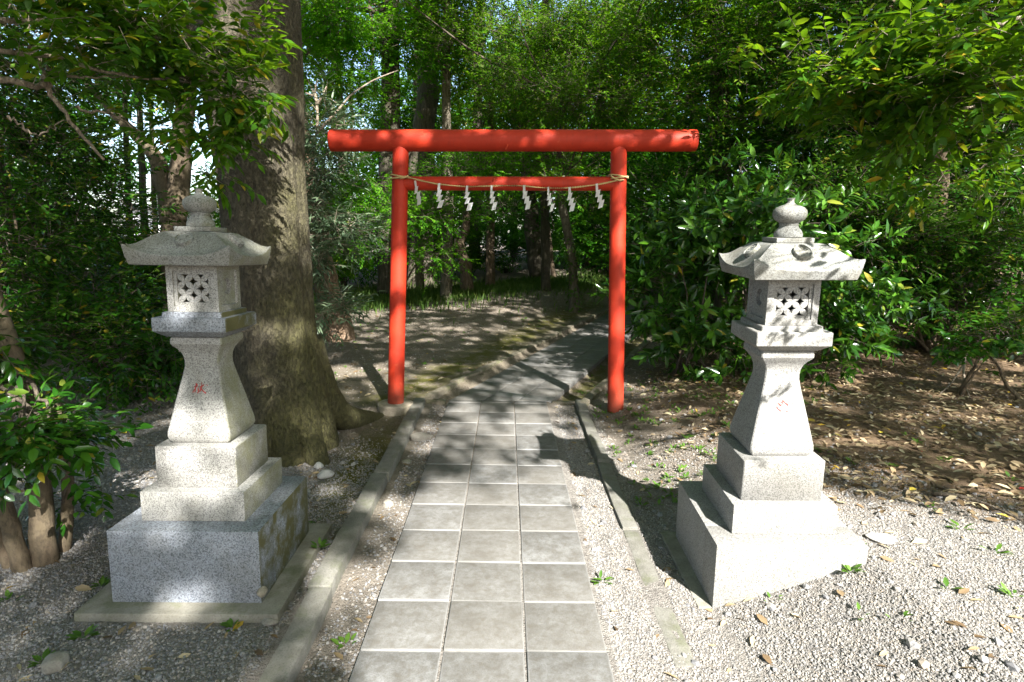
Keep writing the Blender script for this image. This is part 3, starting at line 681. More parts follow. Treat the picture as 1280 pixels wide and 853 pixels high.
# ================================================================== STONE LANTERNS
def ring_rect(x, z, w, h): return [(x - w / 2, z - h / 2), (x + w / 2, z - h / 2), (x + w / 2, z + h / 2), (x - w / 2, z + h / 2)]
def lathe_bm(prof, seg=40):
    bm = bmesh.new(); rings = []
    for r, z in prof: rings.append([bm.verts.new((r * math.cos(2 * math.pi * k / seg), r * math.sin(2 * math.pi * k / seg), z)) for k in range(seg)])
    for a, b in zip(rings, rings[1:]):
        for k in range(seg): bm.faces.new((a[k], a[(k + 1) % seg], b[(k + 1) % seg], b[k]))
    bm.faces.new(rings[0][::-1]); bm.faces.new(rings[-1]); return bm
def square_bm(prof, edge=.006):
    """stack of square rings (z, half) with slightly eased arrises"""
    bm = bmesh.new(); rings = []
    for z, h in prof:
        e = edge; c = [(-h + e, -h), (h - e, -h), (h, -h + e), (h, h - e), (h - e, h), (-h + e, h), (-h, h - e), (-h, -h + e)]
        rings.append([bm.verts.new((x, y, z)) for x, y in c])
    for a, b in zip(rings, rings[1:]):
        for k in range(8): bm.faces.new((a[k], a[(k + 1) % 8], b[(k + 1) % 8], b[k]))
    bm.faces.new(rings[0][::-1]); bm.faces.new(rings[-1]); return bm
def roof_mesh():
    bm = bmesh.new(); NS = 20; rr = np.linspace(0, 1, 13)
    zt_ = lambda r: np.interp(r, [0, .12, .25, .5, .75, .9, 1], [1.507, 1.5045, 1.497, 1.468, 1.432, 1.4155, 1.409])
    rings = []
    def ring(half, zf):
        out = []
        for side in range(4):
            for k in range(NS):
                s = -1 + 2 * k / NS; x, y = s * half, -half
                for _ in range(side): x, y = -y, x
                out.append(bm.verts.new((x, y, zf(s))))
        return out
    for r in rr:
        half = .074 + (.211 - .074) * r
        rings.append(ring(half, lambda s: float(zt_(r)) + (.043 * r ** 3 * abs(s) ** 3.0) + .007 * math.sin(math.pi * min(1, r * 1.02)) * max(0, (abs(s) - .86) / .14)))
    rings.append(ring(.2125, lambda s: 1.404 + .043 * abs(s) ** 3.0))
    rings.append(ring(.206, lambda s: 1.388 + .014 * abs(s) ** 3))
    rings.append(ring(.1975, lambda s: 1.371)); rings.append(ring(.190, lambda s: 1.368)); rings.append(ring(.112, lambda s: 1.374))
    n = 4 * NS
    for a, b in zip(rings, rings[1:]):
        for k in range(n): bm.faces.new((a[k], b[k], b[(k + 1) % n], a[(k + 1) % n]))
    bm.faces.new(rings[0]); bm.faces.new(rings[-1][::-1])
    bmesh.ops.recalc_face_normals(bm, faces=bm.faces[:])
    return bm_mesh('roof', bm, 34)
def firebox_mesh(moon):
    h = .1057; z0, z1 = 1.1745, 1.3735; bm = bmesh.new(); zc = 1.2715; H = z1 - z0
    def wall(rot, hole):
        def P(x, z, d):
            p = Vector((x, -h + d, z)); return bm.verts.new(Matrix.Rotation(rot, 4, 'Z') @ p)
        if hole:
            loops = [ring_rect(0, (z0 + z1) / 2, 2 * h, H), ring_rect(0, zc, .158, .148), ring_rect(0, zc, .158, .148), ring_rect(0, zc, .130, .116), ring_rect(0, zc, .130, .116)]
            ds = [0, 0, .006, .006, .028]
            L = [[P(x, z, d) for x, z in l] for l, d in zip(loops, ds)]
            for a, b in zip(L, L[1:]):
                for k in range(4): bm.faces.new((a[k], a[(k + 1) % 4], b[(k + 1) % 4], b[k]))
        else:
            loops = [ring_rect(0, (z0 + z1) / 2, 2 * h, H), ring_rect(0, zc, .150, .148), ring_rect(0, zc, .146, .144)]
            L = [[P(x, z, d) for x, z in l] for l, d in zip(loops, [0, 0, .009])]
            for a, b in zip(L, L[1:]):
                for k in range(4): bm.faces.new((a[k], a[(k + 1) % 4], b[(k + 1) % 4], b[k]))
            sq = []; cr = []; N = 32; cz = zc + .006; rc = .036
            for k in range(N):
                a = 2 * math.pi * k / N + math.pi / 4; c, s = math.cos(a), math.sin(a); m = max(abs(c), abs(s))
                sq.append((c / m * .073, zc + s / m * .072)); cr.append((c * rc, cz + s * rc))
            V1 = [P(x, z, .009) for x, z in sq]; V2 = [P(x, z, .009) for x, z in cr]; V3 = [P(x * .97, cz + (z - cz) * .97, .042) for x, z in cr]
            for a, b in ((V1, V2), (V2, V3)):
                for k in range(N): bm.faces.new((a[k], a[(k + 1) % N], b[(k + 1) % N], b[k]))
            bm.faces.new(V3[::-1])
            # the disc inside the round recess leaves a crescent (moon) or a thin ring (sun)
            dx, rd = (-.009, .026) if moon else (0, .024)
            D0 = [P(dx + rd * math.cos(2 * math.pi * k / N), cz + rd * math.sin(2 * math.pi * k / N), .042) for k in range(N)]
            D1 = [P(dx + rd * .96 * math.cos(2 * math.pi * k / N), cz + rd * .96 * math.sin(2 * math.pi * k / N), .019) for k in range(N)]
            for k in range(N): bm.faces.new((D0[k], D0[(k + 1) % N], D1[(k + 1) % N], D1[k]))
            bm.faces.new(D1)
    wall(0, True); wall(math.pi, True); wall(math.pi / 2, False); wall(-math.pi / 2, False)
    bm.faces.new([bm.verts.new((x, y, z0)) for x, y in ((-h, -h), (-h, h), (h, h), (h, -h))])
    bmesh.ops.remove_doubles(bm, verts=bm.verts[:], dist=1e-5)
    bmesh.ops.recalc_face_normals(bm, faces=bm.faces[:])
    return bm_mesh('firebox', bm)
def lattice_mesh(y, rot=0):
    bm = bmesh.new(); a = .0675; zc = 1.2715; cx = [-.0325, .0325]; cz = [zc - .029, zc + .029]
    for x0 in cx:
        for z0 in cz:
            for k in range(4):
                ex, ez = (1 if k in (0, 3) else -1), (1 if k < 2 else -1)
                ax, az = ex * .0328, ez * .0292; L = math.hypot(ax, az); ux, uz = ax / L, az / L; wv = .0122; pts = []
                for t in np.linspace(0, 1, 7): pts.append((t, wv * math.sin(math.pi * t) ** .8))
                out = [(x0 + ux * L * t - uz * w_, z0 + uz * L * t + ux * w_) for t, w_ in pts] + [(x0 + ux * L * t + uz * w_, z0 + uz * L * t - ux * w_) for t, w_ in pts[-2:0:-1]]
                c = (x0 + ux * L * .5, z0 + uz * L * .5)
                f = [bm.verts.new((x, y + .002, z)) for x, z in out]; b = [bm.verts.new((x, y + .013, z)) for x, z in out]; n = len(f); m = bm.verts.new((c[0], y - .002, c[1]))
                for q in range(n):
                    bm.faces.new((f[q], f[(q + 1) % n], m)); bm.faces.new((f[q], b[q], b[(q + 1) % n], f[(q + 1) % n]))
                bm.faces.new(b)
    for x, z, w_, h_ in ((0, zc, .006, .124), (0, zc - .0, .138, .005)): pass
    bmesh.ops.recalc_face_normals(bm, faces=bm.faces[:])
    bm.transform(Matrix.Rotation(rot, 4, 'Z')); return bm_mesh('lattice', bm, 30)
def crest_mesh():
    bm = lathe_bm([(.0255, -.012), (.0255, .004), (.0245, .0055), (.0215, .0055), (.0205, .0035), (.0005, .0035)], 32)
    for k in range(8):
        a = k * math.pi / 4; c = (.012 * math.cos(a), .012 * math.sin(a))
        vs = [bm.verts.new((c[0] + .0075 * math.cos(t) * math.cos(a) - .0038 * math.sin(t) * math.sin(a), c[1] + .0075 * math.cos(t) * math.sin(a) + .0038 * math.sin(t) * math.cos(a), .0036)) for t in np.linspace(0, 6.283, 9)[:-1]]
        m = bm.verts.new((c[0], c[1], .0062))
        for q in range(8): bm.faces.new((vs[q], vs[(q + 1) % 8], m))
    return bm_mesh('crest', bm, 30)
COLP = [(.611, .118), (.622, .128), (.640, .1335), (.66, .1325), (.72, .1195), (.78, .1065), (.84, .0930), (.90, .0795), (.935, .0730), (.955, .0722), (.978, .0745), (1.0, .0815), (1.017, .0930), (1.030, .1040), (1.038, .1085), (1.055, .1085), (1.064, .1055), (1.068, .098)]
CHAR_L = [  # brush strokes read off the carved characters, in units of a 1024-wide crop: polyline with widths
    [(340, 200, 30), (385, 270, 46), (440, 280, 20)], [(260, 365, 26), (350, 350, 52), (440, 320, 30)], [(370, 240, 40), (345, 400, 44), (325, 585, 22)], [(330, 430, 30), (270, 520, 34), (235, 600, 36)],
    [(440, 390, 34), (465, 480, 40), (460, 590, 44), (410, 610, 24)], [(580, 180, 22), (595, 280, 34), (575, 430, 52), (520, 570, 40)], [(510, 385, 26), (600, 340, 56), (700, 265, 40)], [(590, 440, 50), (680, 540, 44), (790, 620, 48)], [(790, 265, 26), (850, 305, 26)]]
CHAR_R = [[(470, 230, 34), (530, 270, 44)], [(430, 320, 40), (510, 290, 30), (600, 340, 30)], [(600, 340, 44), (720, 440, 52)], [(300, 340, 20), (370, 410, 62), (440, 460, 36)], [(490, 330, 30), (450, 410, 34)], [(230, 480, 34), (310, 590, 40), (430, 680, 36)], [(630, 670, 26), (705, 695, 28)], [(545, 570, 26), (580, 590, 22)]]
def char_mesh(strokes, cx, cy, scale, z_mid):
    bm = bmesh.new()
    prof_z = [p[0] for p in COLP]; prof_h = [p[1] for p in COLP]
    for st in strokes:
        P = spline([(x, y, wd) for x, y, wd in st], 9); d = np.gradient(P[:, :2], axis=0); d /= np.linalg.norm(d, axis=1)[:, None] + 1e-9
        l = []; r = []
        for (x, y, wd), (dx, dy) in zip(P, d):
            for sgn, L in ((1, l), (-1, r)):
                X_ = (x - dy * sgn * wd * .5 - cx) * scale; Z_ = z_mid - (y + dx * sgn * wd * .5 - cy) * scale
                L.append(bm.verts.new((X_, -np.interp(Z_, prof_z, prof_h) - .0012, Z_)))
        for k in range(len(l) - 1): bm.faces.new((l[k], r[k], r[k + 1], l[k + 1]))
    bmesh.ops.recalc_face_normals(bm, faces=bm.faces[:]); bmesh.ops.solidify(bm, geom=bm.faces[:], thickness=.001)
    return bm_mesh('character', bm)
ROOF = roof_mesh(); CREST = crest_mesh()
FIN = bm_mesh('finial', lathe_bm([(.050, 1.5265), (.0555, 1.530), (.056, 1.539), (.053, 1.550), (.045, 1.561), (.038, 1.569), (.036, 1.575), (.038, 1.578), (.0385, 1.583), (.036, 1.586), (.044, 1.590), (.058, 1.600), (.065, 1.613), (.0665, 1.624), (.064, 1.637), (.054, 1.648), (.038, 1.6555), (.022, 1.6605), (.0145, 1.667), (.0125, 1.674), (.0145, 1.681), (.017, 1.685), (.012, 1.6862)]), 32)
CAP = bm_mesh('cap_slab', box_bm(-.076, .076, -.076, .076, 1.508, 1.5272, .003), 40)
COLM = bm_mesh('column', square_bm(COLP, .005), 28)
PLAT = bm_mesh('platform', square_bm([(1.0685, .104), (1.070, .116), (1.0955, .1515), (1.0985, .153), (1.149, .153), (1.1525, .150), (1.153, .126), (1.155, .124), (1.171, .124), (1.1738, .121)], .003), 25)
def lantern(label, x, y, yaw, lx, ly, gran, moon, chars, ctr, clabel):
    root = empty('stone_lantern', (x, y, 0), (-ly, lx, yaw)); tag(root, label, 'lantern', 'pair of stone lanterns flanking the path')
    wb = .307
    for nm, bx in (('base_slab', (-wb, wb, -wb, -wb + .16)), ('base_slab', (-wb + .0012, wb - .0012, -wb + .1615, wb))):
        link(nm, bm_mesh(nm, box_bm(*bx, -.04, .298, .005), 40), gran[0], root)
    link('lower_step', bm_mesh('lower_step', box_bm(-.2163, .2163, -.2163, .2163, .2985, .428, .004), 40), gran[1], root)
    link('upper_step', bm_mesh('upper_step', square_bm([(.4285, .1675), (.4315, .1695), (.606, .1695), (.6095, .1665)], .004), 40), gran[1], root)
    c = link('column', COLM.copy(), gran[1], root)
    ch = link('character', char_mesh(chars, ctr[0], ctr[1], ctr[2], ctr[3]), M['red_char'], c); ch['label'] = clabel
    link('platform', PLAT.copy(), gran[0], root)
    fb = link('firebox', firebox_mesh(moon), gran[1], root)
    for k, rt in enumerate((0, math.pi)): link('lattice', lattice_mesh(-.0985 + 0.0, rt), gran[1], fb)
    rf = link('roof', ROOF.copy(), gran[2], root)
    for k in range(4):
        cr = link('crest', CREST, gran[2] if False else M['granite_roof'], rf); q = Matrix.Rotation(k * math.pi / 2, 4, 'Z') @ Matrix.Translation((0, -.1440, 1.4735)) @ Matrix.Rotation(R(40), 4, 'X') @ Matrix.Diagonal((1.42, 1.42, 1.9, 1)); cr.matrix_local = q
    link('cap_slab', CAP.copy(), gran[2], root); link('finial', FIN.copy(), gran[2], root)
    return root
LXL = (-1.3320, 2.5538, .0170, -.0023, .0207); LXR = (1.1682, 2.5705, -.0150, -.0182, -.0337)
lantern('grey stone lantern with bold red character, standing in front of the huge trunk', *LXL, (M['granite_blue'], M['granite_mossy'], M['granite_roof']), True, CHAR_L, (540, 410, .036 / 1024 * 2.9, .845), 'red painted carved character')
lantern('sunlit stone lantern with faded red character, half buried in pale gravel', *LXR, (M['granite_warm'], M['granite_warm'], M['granite_roof']), False, CHAR_R, (480, 470, .036 / 1024 * 2.9, .825), 'faded red carved character')
fo = link('footing', bm_mesh('footing', box_bm(-.415, .40, -.385, .40, -.10, -.008, .01), 40), M['footing'], None, (-1.332, 2.554, 0)); fo.rotation_euler = (0, 0, .02)
tag(fo, 'thin concrete footing slab under the lantern by the huge trunk', 'footing')
fo = link('footing', bm_mesh('footing', box_bm(-.37, .35, -.30, .36, -.12, -.004, .01), 40), M['footing'], None, (1.168, 2.571, 0)); tag(fo, 'concrete footing mostly buried under the sunlit lantern', 'footing')

# ================================================================== RED GATEWAY
TY = 5.15
def P_(px, py, dy=0): return at_y(px, py, TY + dy)
def cyl(name, a, b, r0, r1, mat, parent, seg=48, bev=.006, n=3):
    a, b = np.array(a), np.array(b); off = np.array(parent.location); d = b - a; l = np.linalg.norm(d); u = d / l
    mb = MB(); mb.tube([a, a + u * bev, *[a + u * (bev + (l - 2 * bev) * t) for t in np.linspace(0, 1, n)[1:-1]], b - u * bev, b], [r0 - bev, r0, *np.linspace(r0, r1, n)[1:-1], r1, r1 - bev], seg)
    me = mb.mesh(name, True, off); me.set_sharp_from_angle(angle=R(35)); return link(name, me, mat, parent)
fl = P_(494.5, 503); fr = P_(770, 506); tl = P_(501, 178); tr = P_(773.5, 178)
torii = empty('torii', (0, TY, tz(0, TY)))
tag(torii, 'vermilion painted gateway of two round posts and two crossbeams spanning the path', 'gateway')
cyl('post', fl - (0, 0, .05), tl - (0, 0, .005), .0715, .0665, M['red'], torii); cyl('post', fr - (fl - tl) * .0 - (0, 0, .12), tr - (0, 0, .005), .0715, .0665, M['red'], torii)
cyl('top_beam', P_(413, 176), P_(870, 176), .0875, .0875, M['red'], torii, 56)
cyl('tie_beam', P_(503, 229.5), P_(771, 230), .0575, .0575, M['red'], torii, 40)
for px in (616.5, 649): cyl('hook', P_(px, 228, -.055), P_(px + 1, 223, -.075), .006, .006, M['hook'], torii, 8, .001)
cyl('hook', P_(632, 187, -.08), P_(635, 181, -.10), .005, .005, M['hook'], torii, 8, .001)
pz = tz(fl[0], fl[1])
ped = link('pedestal', bm_mesh('pedestal', lathe_bm([(.158, pz - .06 - fl[2]), (.158, -.012), (.150, -.002), (.12, .0)], 40), 35), M['pedestal'], torii, tuple(fl - np.array(torii.location)))
# rope and paper streamers
rope_px = [(492, 223, -.06), (500, 222.4, -.085), (512, 222.6, -.085), (530, 226.8, -.085), (550, 230.6, -.085), (583, 233.4, -.085), (615, 232.6, -.085), (649, 232.4, -.085), (680, 235, -.085), (711, 235, -.085), (746, 231, -.085), (771, 226, -.085), (780, 225, -.07)]
RP = spline([P_(a, b, c) for a, b, c in rope_px], 140)
def twisted(mb, C, r, turns):
    t = np.linspace(0, turns * 2 * math.pi, len(C))
    for k in range(2):
        o = np.stack([np.zeros(len(C)), np.cos(t + k * math.pi), np.sin(t + k * math.pi)], 1) * r * .55; mb.tube(C + o, r * .62, 6)
mb = MB(); twisted(mb, RP, .0078, 75)
for c, px in ((tl * .86 + fl * .14, 500), (tr * .86 + fr * .14, 773)):
    z = P_(px, 223)[2]; th = np.linspace(0, 2 * math.pi, 40); cx = P_(px, 223)[0]
    for dz, ti in ((0, .012), (.013, -.012)):
        mb.tube(np.stack([cx + .079 * np.cos(th), TY + .078 * np.sin(th), z + dz + ti * np.cos(th)], 1), .0068, 6)
mb.tube(bezier([P_(500, 223, -.09), P_(507, 222, -.10), P_(510, 220, -.08)], 8), .008, 6)
mb.tube(bezier([P_(776, 226, -.088), P_(769, 224.5, -.10), P_(763.5, 220, -.08)], 8), .008, 6)
rope = link('rope', mb.mesh('rope', True, P_(640, 233, -.085)), M['rope'], None, tuple(P_(640, 233, -.085)))
tag(rope, 'thin twisted straw rope sagging between the two red posts', 'rope')
def shide_mesh(seed, lean):
    r = random.Random(seed); bm = bmesh.new(); x, z, y = 0., .006, 0.
    def panel(pts, y):
        f = [bm.verts.new((a, y + .002 * math.sin(a * 60), b)) for a, b in pts]; bm.faces.new(f)
    s = lean
    panel([(-.011, .008), (.011, .008), (.008, -.062), (-.016, -.066)], 0)
    for k in range(3):
        wd, hh, a_ = .040 + .003 * k, .062 + .012 * (k == 2), R(18 + r.uniform(-4, 5)); cx, cz = s * .6 + .004 + k * (.008 + s * .3), -.050 - k * .047
        ux, uz = math.cos(a_), math.sin(a_) * .55; vx, vz = -math.sin(a_), -math.cos(a_)
        panel([(cx - ux * wd / 2, cz - uz * wd / 2), (cx + ux * wd / 2, cz + uz * wd / 2), (cx + ux * wd / 2 + vx * hh, cz + uz * wd / 2 + vz * hh), (cx - ux * wd / 2 + vx * hh, cz - uz * wd / 2 + vz * hh)], -.010 * (k + 1) + (.012 if k == 1 else 0))
        m_ = bm.faces[:] if False else None
    bmesh.ops.solidify(bm, geom=bm.faces[:], thickness=.0012); return bm_mesh('paper_streamer', bm)
order = ['paper streamer hanging nearest the post on the pedestal', 'paper streamer second along the rope from the post on the pedestal', 'paper streamer third along the rope from the post on the pedestal', 'paper streamer fourth from the pedestal post, just before the rope middle',
         'paper streamer fourth from the plain post, just past the rope middle', 'paper streamer third along the rope from the plain post', 'paper streamer second along the rope from the plain post', 'paper streamer hanging nearest the plain red post without pedestal']
for k, (px, py, ln) in enumerate([(519, 227, .010), (549, 230.4, .004), (584, 233.4, .010), (614.5, 232.8, .004), (655, 232.8, .012), (685.5, 235, .008), (712, 235, .006), (746, 231, .012)]):
    o = link('paper_streamer', shide_mesh(k, ln), M['paper'], None, tuple(P_(px, py, -.092)))
    o.rotation_euler = (R(rnd.uniform(-4, 6)), R(rnd.uniform(-8, 8) + (-10 if k in (0, 4) else 0)), R(rnd.uniform(-35, 35)))
    o.scale = (.9, .9, .9)
    tag(o, 'white zigzag ' + order[k], 'paper streamer', 'paper streamers along the rope')
#@@TREES
# ================================================================== TREES
def blob(px, py, y, r, sz=.75, wt=1.):
    p = at_y(px, py, y); return (p[0], p[1], p[2], r, r, r * sz, wt)
def base_at(px, py, z=None, it=4):
    """ground point seen at a pixel"""
    z = 0. if z is None else z
    for _ in range(it): p = at_z(px, py, z); z = tz(p[0], p[1])
    return np.array([p[0], p[1], z])
def plant(name, loc, label, cat='tree', group=None):
    o = empty(name, tuple(loc)); tag(o, label, cat, group); return o
def add_foliage(root, blobs, n, k, twig, L, W, mat, kind='alt', full=False, parts=0, clump=.32, per=14, out=.6, flat=.25, jit=.35, twigs=None, curl=.18, cull=None, twr=.0035):
    C, D, cc = blob_twigs(blobs, n, clump, per, out, flat)
    if cull is not None: m = cull(C); C, D = C[m], D[m]
    zz = terrain(C[:, 0], C[:, 1]); m = C[:, 2] > zz + .06; C, D = C[m], D[m]
    arr = spray(C, D, k, twig, L, W, kind, jit)
    if twigs is not None:
        mb = MB(); twig_geo(mb, C, D, twig, twr)
        o = link('twigs', mb.mesh('twigs', False, np.array(root.location)), twigs, root); o['kind'] = 'stuff'
    foliage(root, arr, mat, full, parts, curl); return cc
def tri_limbs(root, trunk_top, cc, n, r, mat, lo=None):
    idx = RNG.permutation(len(cc))[:n]; st = []
    for i in idx:
        t = RNG.uniform(.0, 1) if lo is not None else 1.
        st.append(np.array(lo) * (1 - t) + np.array(trunk_top) * t if lo is not None else trunk_top)
    limbs(root, st, [cc[i] for i in idx], r, mat)

# ------------------------------------------------------------------ the huge trunk behind the lantern
bt = np.array([-1.68, 4.22, tz(-1.68, 4.22)])
big = plant('tree', bt, 'huge mossy tree trunk with flaring roots, right behind the grey lantern')
def big_flute(n, seg):
    h = (np.linspace(0, 1, n)[:, None] ** 1.35); th = np.linspace(0, 2 * math.pi, seg, endpoint=False)[None]
    fade = np.exp(-h * 20)
    lob = .5 * np.maximum(0, np.cos(th - 5.9)) ** 10 * .95 + .30 * np.maximum(0, np.cos(th - 1.0)) ** 8 + .34 * np.maximum(0, np.cos(th - 3.6)) ** 8 + .22 * np.maximum(0, np.cos(th - 4.9)) ** 8
    crease = -.10 * np.exp(-(((th - 5.2 - .1 * np.sin(h * 20)) / .05) ** 2)) * np.exp(-h * 3.2) - .05 * np.exp(-(((th - 4.45) / .06) ** 2)) * np.exp(-h * 2)
    return fade * lob * 1.5 + crease + .018 * np.sin(th * 5 + h * 4) + .010 * np.sin(th * 11 - h * 5) + .050 * (fbm(th * 14 + 0 * h, h * 46 + 0 * th, 91, 4) - .5) - .030 * np.maximum(0, fbm(th * 22 + 2 * np.sin(h * 30), h * 22 + 0 * th, 95, 3) - .58) * 4
tp = [bt + (0, 0, -.12), bt + (0, 0, .18), bt + (-.03, .0, .9), bt + (-.07, .02, 2.0), bt + (-.13, .03, 3.2), bt + (-.3, .1, 6), bt + (-.3, .2, 9.0)]
trunk_part(big, tp, [.325, .315, .28, .285, .345, .33, .2], M['bark_big'], 180, .0, n=260, flute=big_flute)
for P, r0_, r1_ in (([bt + (.10, .14, .75), bt + (.20, .26, .36), bt + (.31, .42, .12), bt + (.46, .66, .01), bt + (.60, .9, -.06)], .17, .05), ([bt + (.17, -.12, .5), bt + (.25, -.20, .2), bt + (.33, -.27, .03), bt + (.42, -.36, -.08)], .12, .06), ([bt + (.0, -.18, .5), bt + (-.02, -.30, .18), bt + (-.05, -.42, -.04)], .14, .08)):
    mb = MB(); mb.tube(spline(P, 30), np.linspace(r0_, r1_, 30), 24, .012); link('root', mb.mesh('root', True, bt), M['bark_big'], big)
mb = MB(); mb.tube(spline([bt + (-.12, .06, 1.55), bt + (-.24, .10, 2.2), bt + (-.38, .12, 3.2), bt + (-.52, .15, 4.6), bt + (-.6, .2, 6.5)], 60), np.interp(np.linspace(0, 1, 60), [0, .2, 1], [.13, .19, .15]), 48, .012); link('limb', mb.mesh('limb', True, bt), M['bark_big_dark'], big)
cc = add_foliage(big, [(-1.9, 4.6, 8.6, 3.0, 2.6, 1.3)], 1500, 8, .3, .10, .045, M['leaf_oak'], clump=.4)
limbs(big, [bt + (-.2, .1, 5.6)] * 6, [cc[i] for i in range(6)], .1, M['bark_grey'])

# ------------------------------------------------------------------ left side
def gap_left(C):                                       # openings towards the sky behind the left trees
    x, y, zc = to_px(C); n = fbm(x / 60, y / 45, 61)
    inside = np.maximum(np.exp(-(((x - 180) / 27) ** 2 + ((y - 160) / 44) ** 2)), np.maximum(.9 * np.exp(-(((x - 108) / 36) ** 2 + ((y - 66) / 17) ** 2)), .75 * np.exp(-(((x - 188) / 24) ** 2 + ((y - 250) / 36) ** 2))))
    n = .5 * n + .5 * fbm(x / 14, y / 12, 63)
    return (inside + 1.2 * (n - .5)) < .52
# multi-stemmed camellia at the picture's edge
cb = np.array([-2.2, 2.52, tz(-2.2, 2.52)])
cam_t = plant('camellia_tree', cb, 'glossy multi-stemmed camellia on the gravel beside the dark lantern base')
p0 = base_at(58, 702); q0 = base_at(30, 712); r0 = base_at(14, 708)
trunk_part(cam_t, [p0 - (0, 0, .06), p0 + (.0, 0, .2), p0 + (-.01, .03, .7), p0 + (-.18, .1, 1.3), p0 + (-.3, .2, 2.1)], [.058, .049, .044, .034, .02], M['bark_smooth'], 16, .015)
trunk_part(cam_t, [q0 - (0, 0, .06), q0 + (-.06, .02, .25), q0 + (-.15, .05, .6), q0 + (-.32, .1, 1.2)], [.04, .036, .033, .02], M['bark_smooth'], 12, .015)
trunk_part(cam_t, [r0 - (0, 0, .06), r0 + (-.06, .0, .25), r0 + (-.12, .0, .5), r0 + (-.3, .05, 1.0)], [.028, .026, .024, .015], M['bark_smooth'], 12, .015)
trunk_part(cam_t, [p0 + (0, .1, -.05), p0 + (.03, .14, .3), p0 + (-.02, .2, .8)], [.03, .028, .02], M['bark_smooth'], 10, .015)
cc = add_foliage(cam_t, [blob(20, 530, 2.45, .18, .4), blob(55, 545, 2.5, .14, .4), blob(0, 560, 2.4, .14, .4), blob(75, 510, 2.75, .08, .6), blob(5, 480, 2.7, .14, .5), blob(-10, 430, 2.6, .12, .7)], 250, 8, .17, .074, .030, M['leaf_cam'], full=True, parts=300, clump=.06, per=10, twigs=M['twig_dark'], jit=.4, out=.9, twr=.002)
limbs(cam_t, [p0 + (-.05, .05, .9)] * 5 + [q0 + (-.25, .08, 1.0)] * 3, [cc[i] for i in range(8)], .014, M['twig_dark'])
cc = add_foliage(cam_t, [blob(110, 600, 2.75, .07, .8), blob(118, 640, 2.8, .05, .8), blob(80, 625, 2.8, .06, .8), blob(105, 560, 2.75, .08, .8)], 26, 6, .12, .06, .026, M['leaf_cam'], full=True, clump=.04, per=4, twigs=M['twig_dark'], twr=.0015)
limbs(cam_t, [p0 + (.03, .1, .25)] * 4, [cc[i] for i in range(min(4, len(cc)))], .006, M['twig_dark'])
# brown trunk behind it
lb = base_at(20, 455)
lt = plant('tree', lb, 'slim brown trunk leaning out of dark leafy bushes beyond the camellia')
trunk_part(lt, [lb - (0, 0, .1), lb + (0, 0, .4), at_y(14, 330, lb[1]), at_y(4, 250, lb[1] + .1), at_y(-40, 60, lb[1] + .2), at_y(-60, -120, lb[1] + .3)], [.15, .13, .115, .105, .08, .05], M['bark_brown'], 14)
cc = add_foliage(lt, [blob(-20, 60, 5.2, 1.1), blob(40, 190, 5.6, .75), blob(30, 120, 5.4, .7), blob(100, 270, 6., .6), blob(20, 300, 5.2, .55)], 1900, 8, .24, .078, .034, M['leaf_cam'], clump=.2, twigs=M['twig_dark'], cull=gap_left)
limbs(lt, [at_y(4, 250, lb[1] + .1)] * 7, [cc[i] for i in range(7)], .03, M['bark_brown'])
# dark leafy bushes
def bush(label, blobs, n, k, twig, L, W, mat, kind='alt', stems=5, group=None, full=False, parts=0, clump=.2, stem_mat=None, cull=None, flat=.25, name='bush', r=.018, jit=.35, per=14):
    B = np.array([b[:3] for b in blobs]); c = B.mean(0); c[2] = tz(c[0], c[1]); o = plant(name, c, label, 'bush', group)
    cc = add_foliage(o, blobs, n, k, twig, L, W, mat, kind, full, parts, clump, per, .7, flat, jit, M['twig_dark'], cull=cull)
    ends = [cc[i] for i in range(min(stems, len(cc)))]
    limbs(o, [c + (RNG.normal(0, .12), RNG.normal(0, .12), -.05) for _ in ends], ends, r, stem_mat or M['bark_brown'], 'stem'); return o
bush('dark glossy bush between the slim brown trunk and the grey lantern', [blob(70, 420, 5.3, .62, .7), blob(130, 440, 5.2, .5, .6), blob(185, 440, 5.5, .48, .7), blob(205, 400, 5.8, .4, .7), blob(40, 350, 5.6, .6), blob(150, 480, 5.0, .25, .5), blob(100, 380, 5.6, .55)], 1700, 9, .22, .075, .032, M['leaf_cam'], full=True, parts=300, cull=gap_left)
bush('pale-leaved sunlit bush deep in the gap beyond the dark glossy bush', [blob(120, 350, 7.2, .6, .5), blob(80, 340, 7.4, .6, .5), blob(150, 330, 7.6, .6, .6)], 900, 9, .22, .07, .03, M['leaf_small'], cull=gap_left)
bush('shadowy bush at the far edge of the gravel beyond the dark glossy bush', [blob(-30, 330, 7.4, 1.1, .9), blob(40, 300, 8., 1.0, .9), blob(110, 290, 8.5, .9, .8), blob(170, 350, 8.6, .8, .8), blob(10, 400, 7, .8, .7), blob(220, 380, 9.0, .8, .8)], 2300, 9, .26, .08, .036, M['leaf_dark'], cull=gap_left)
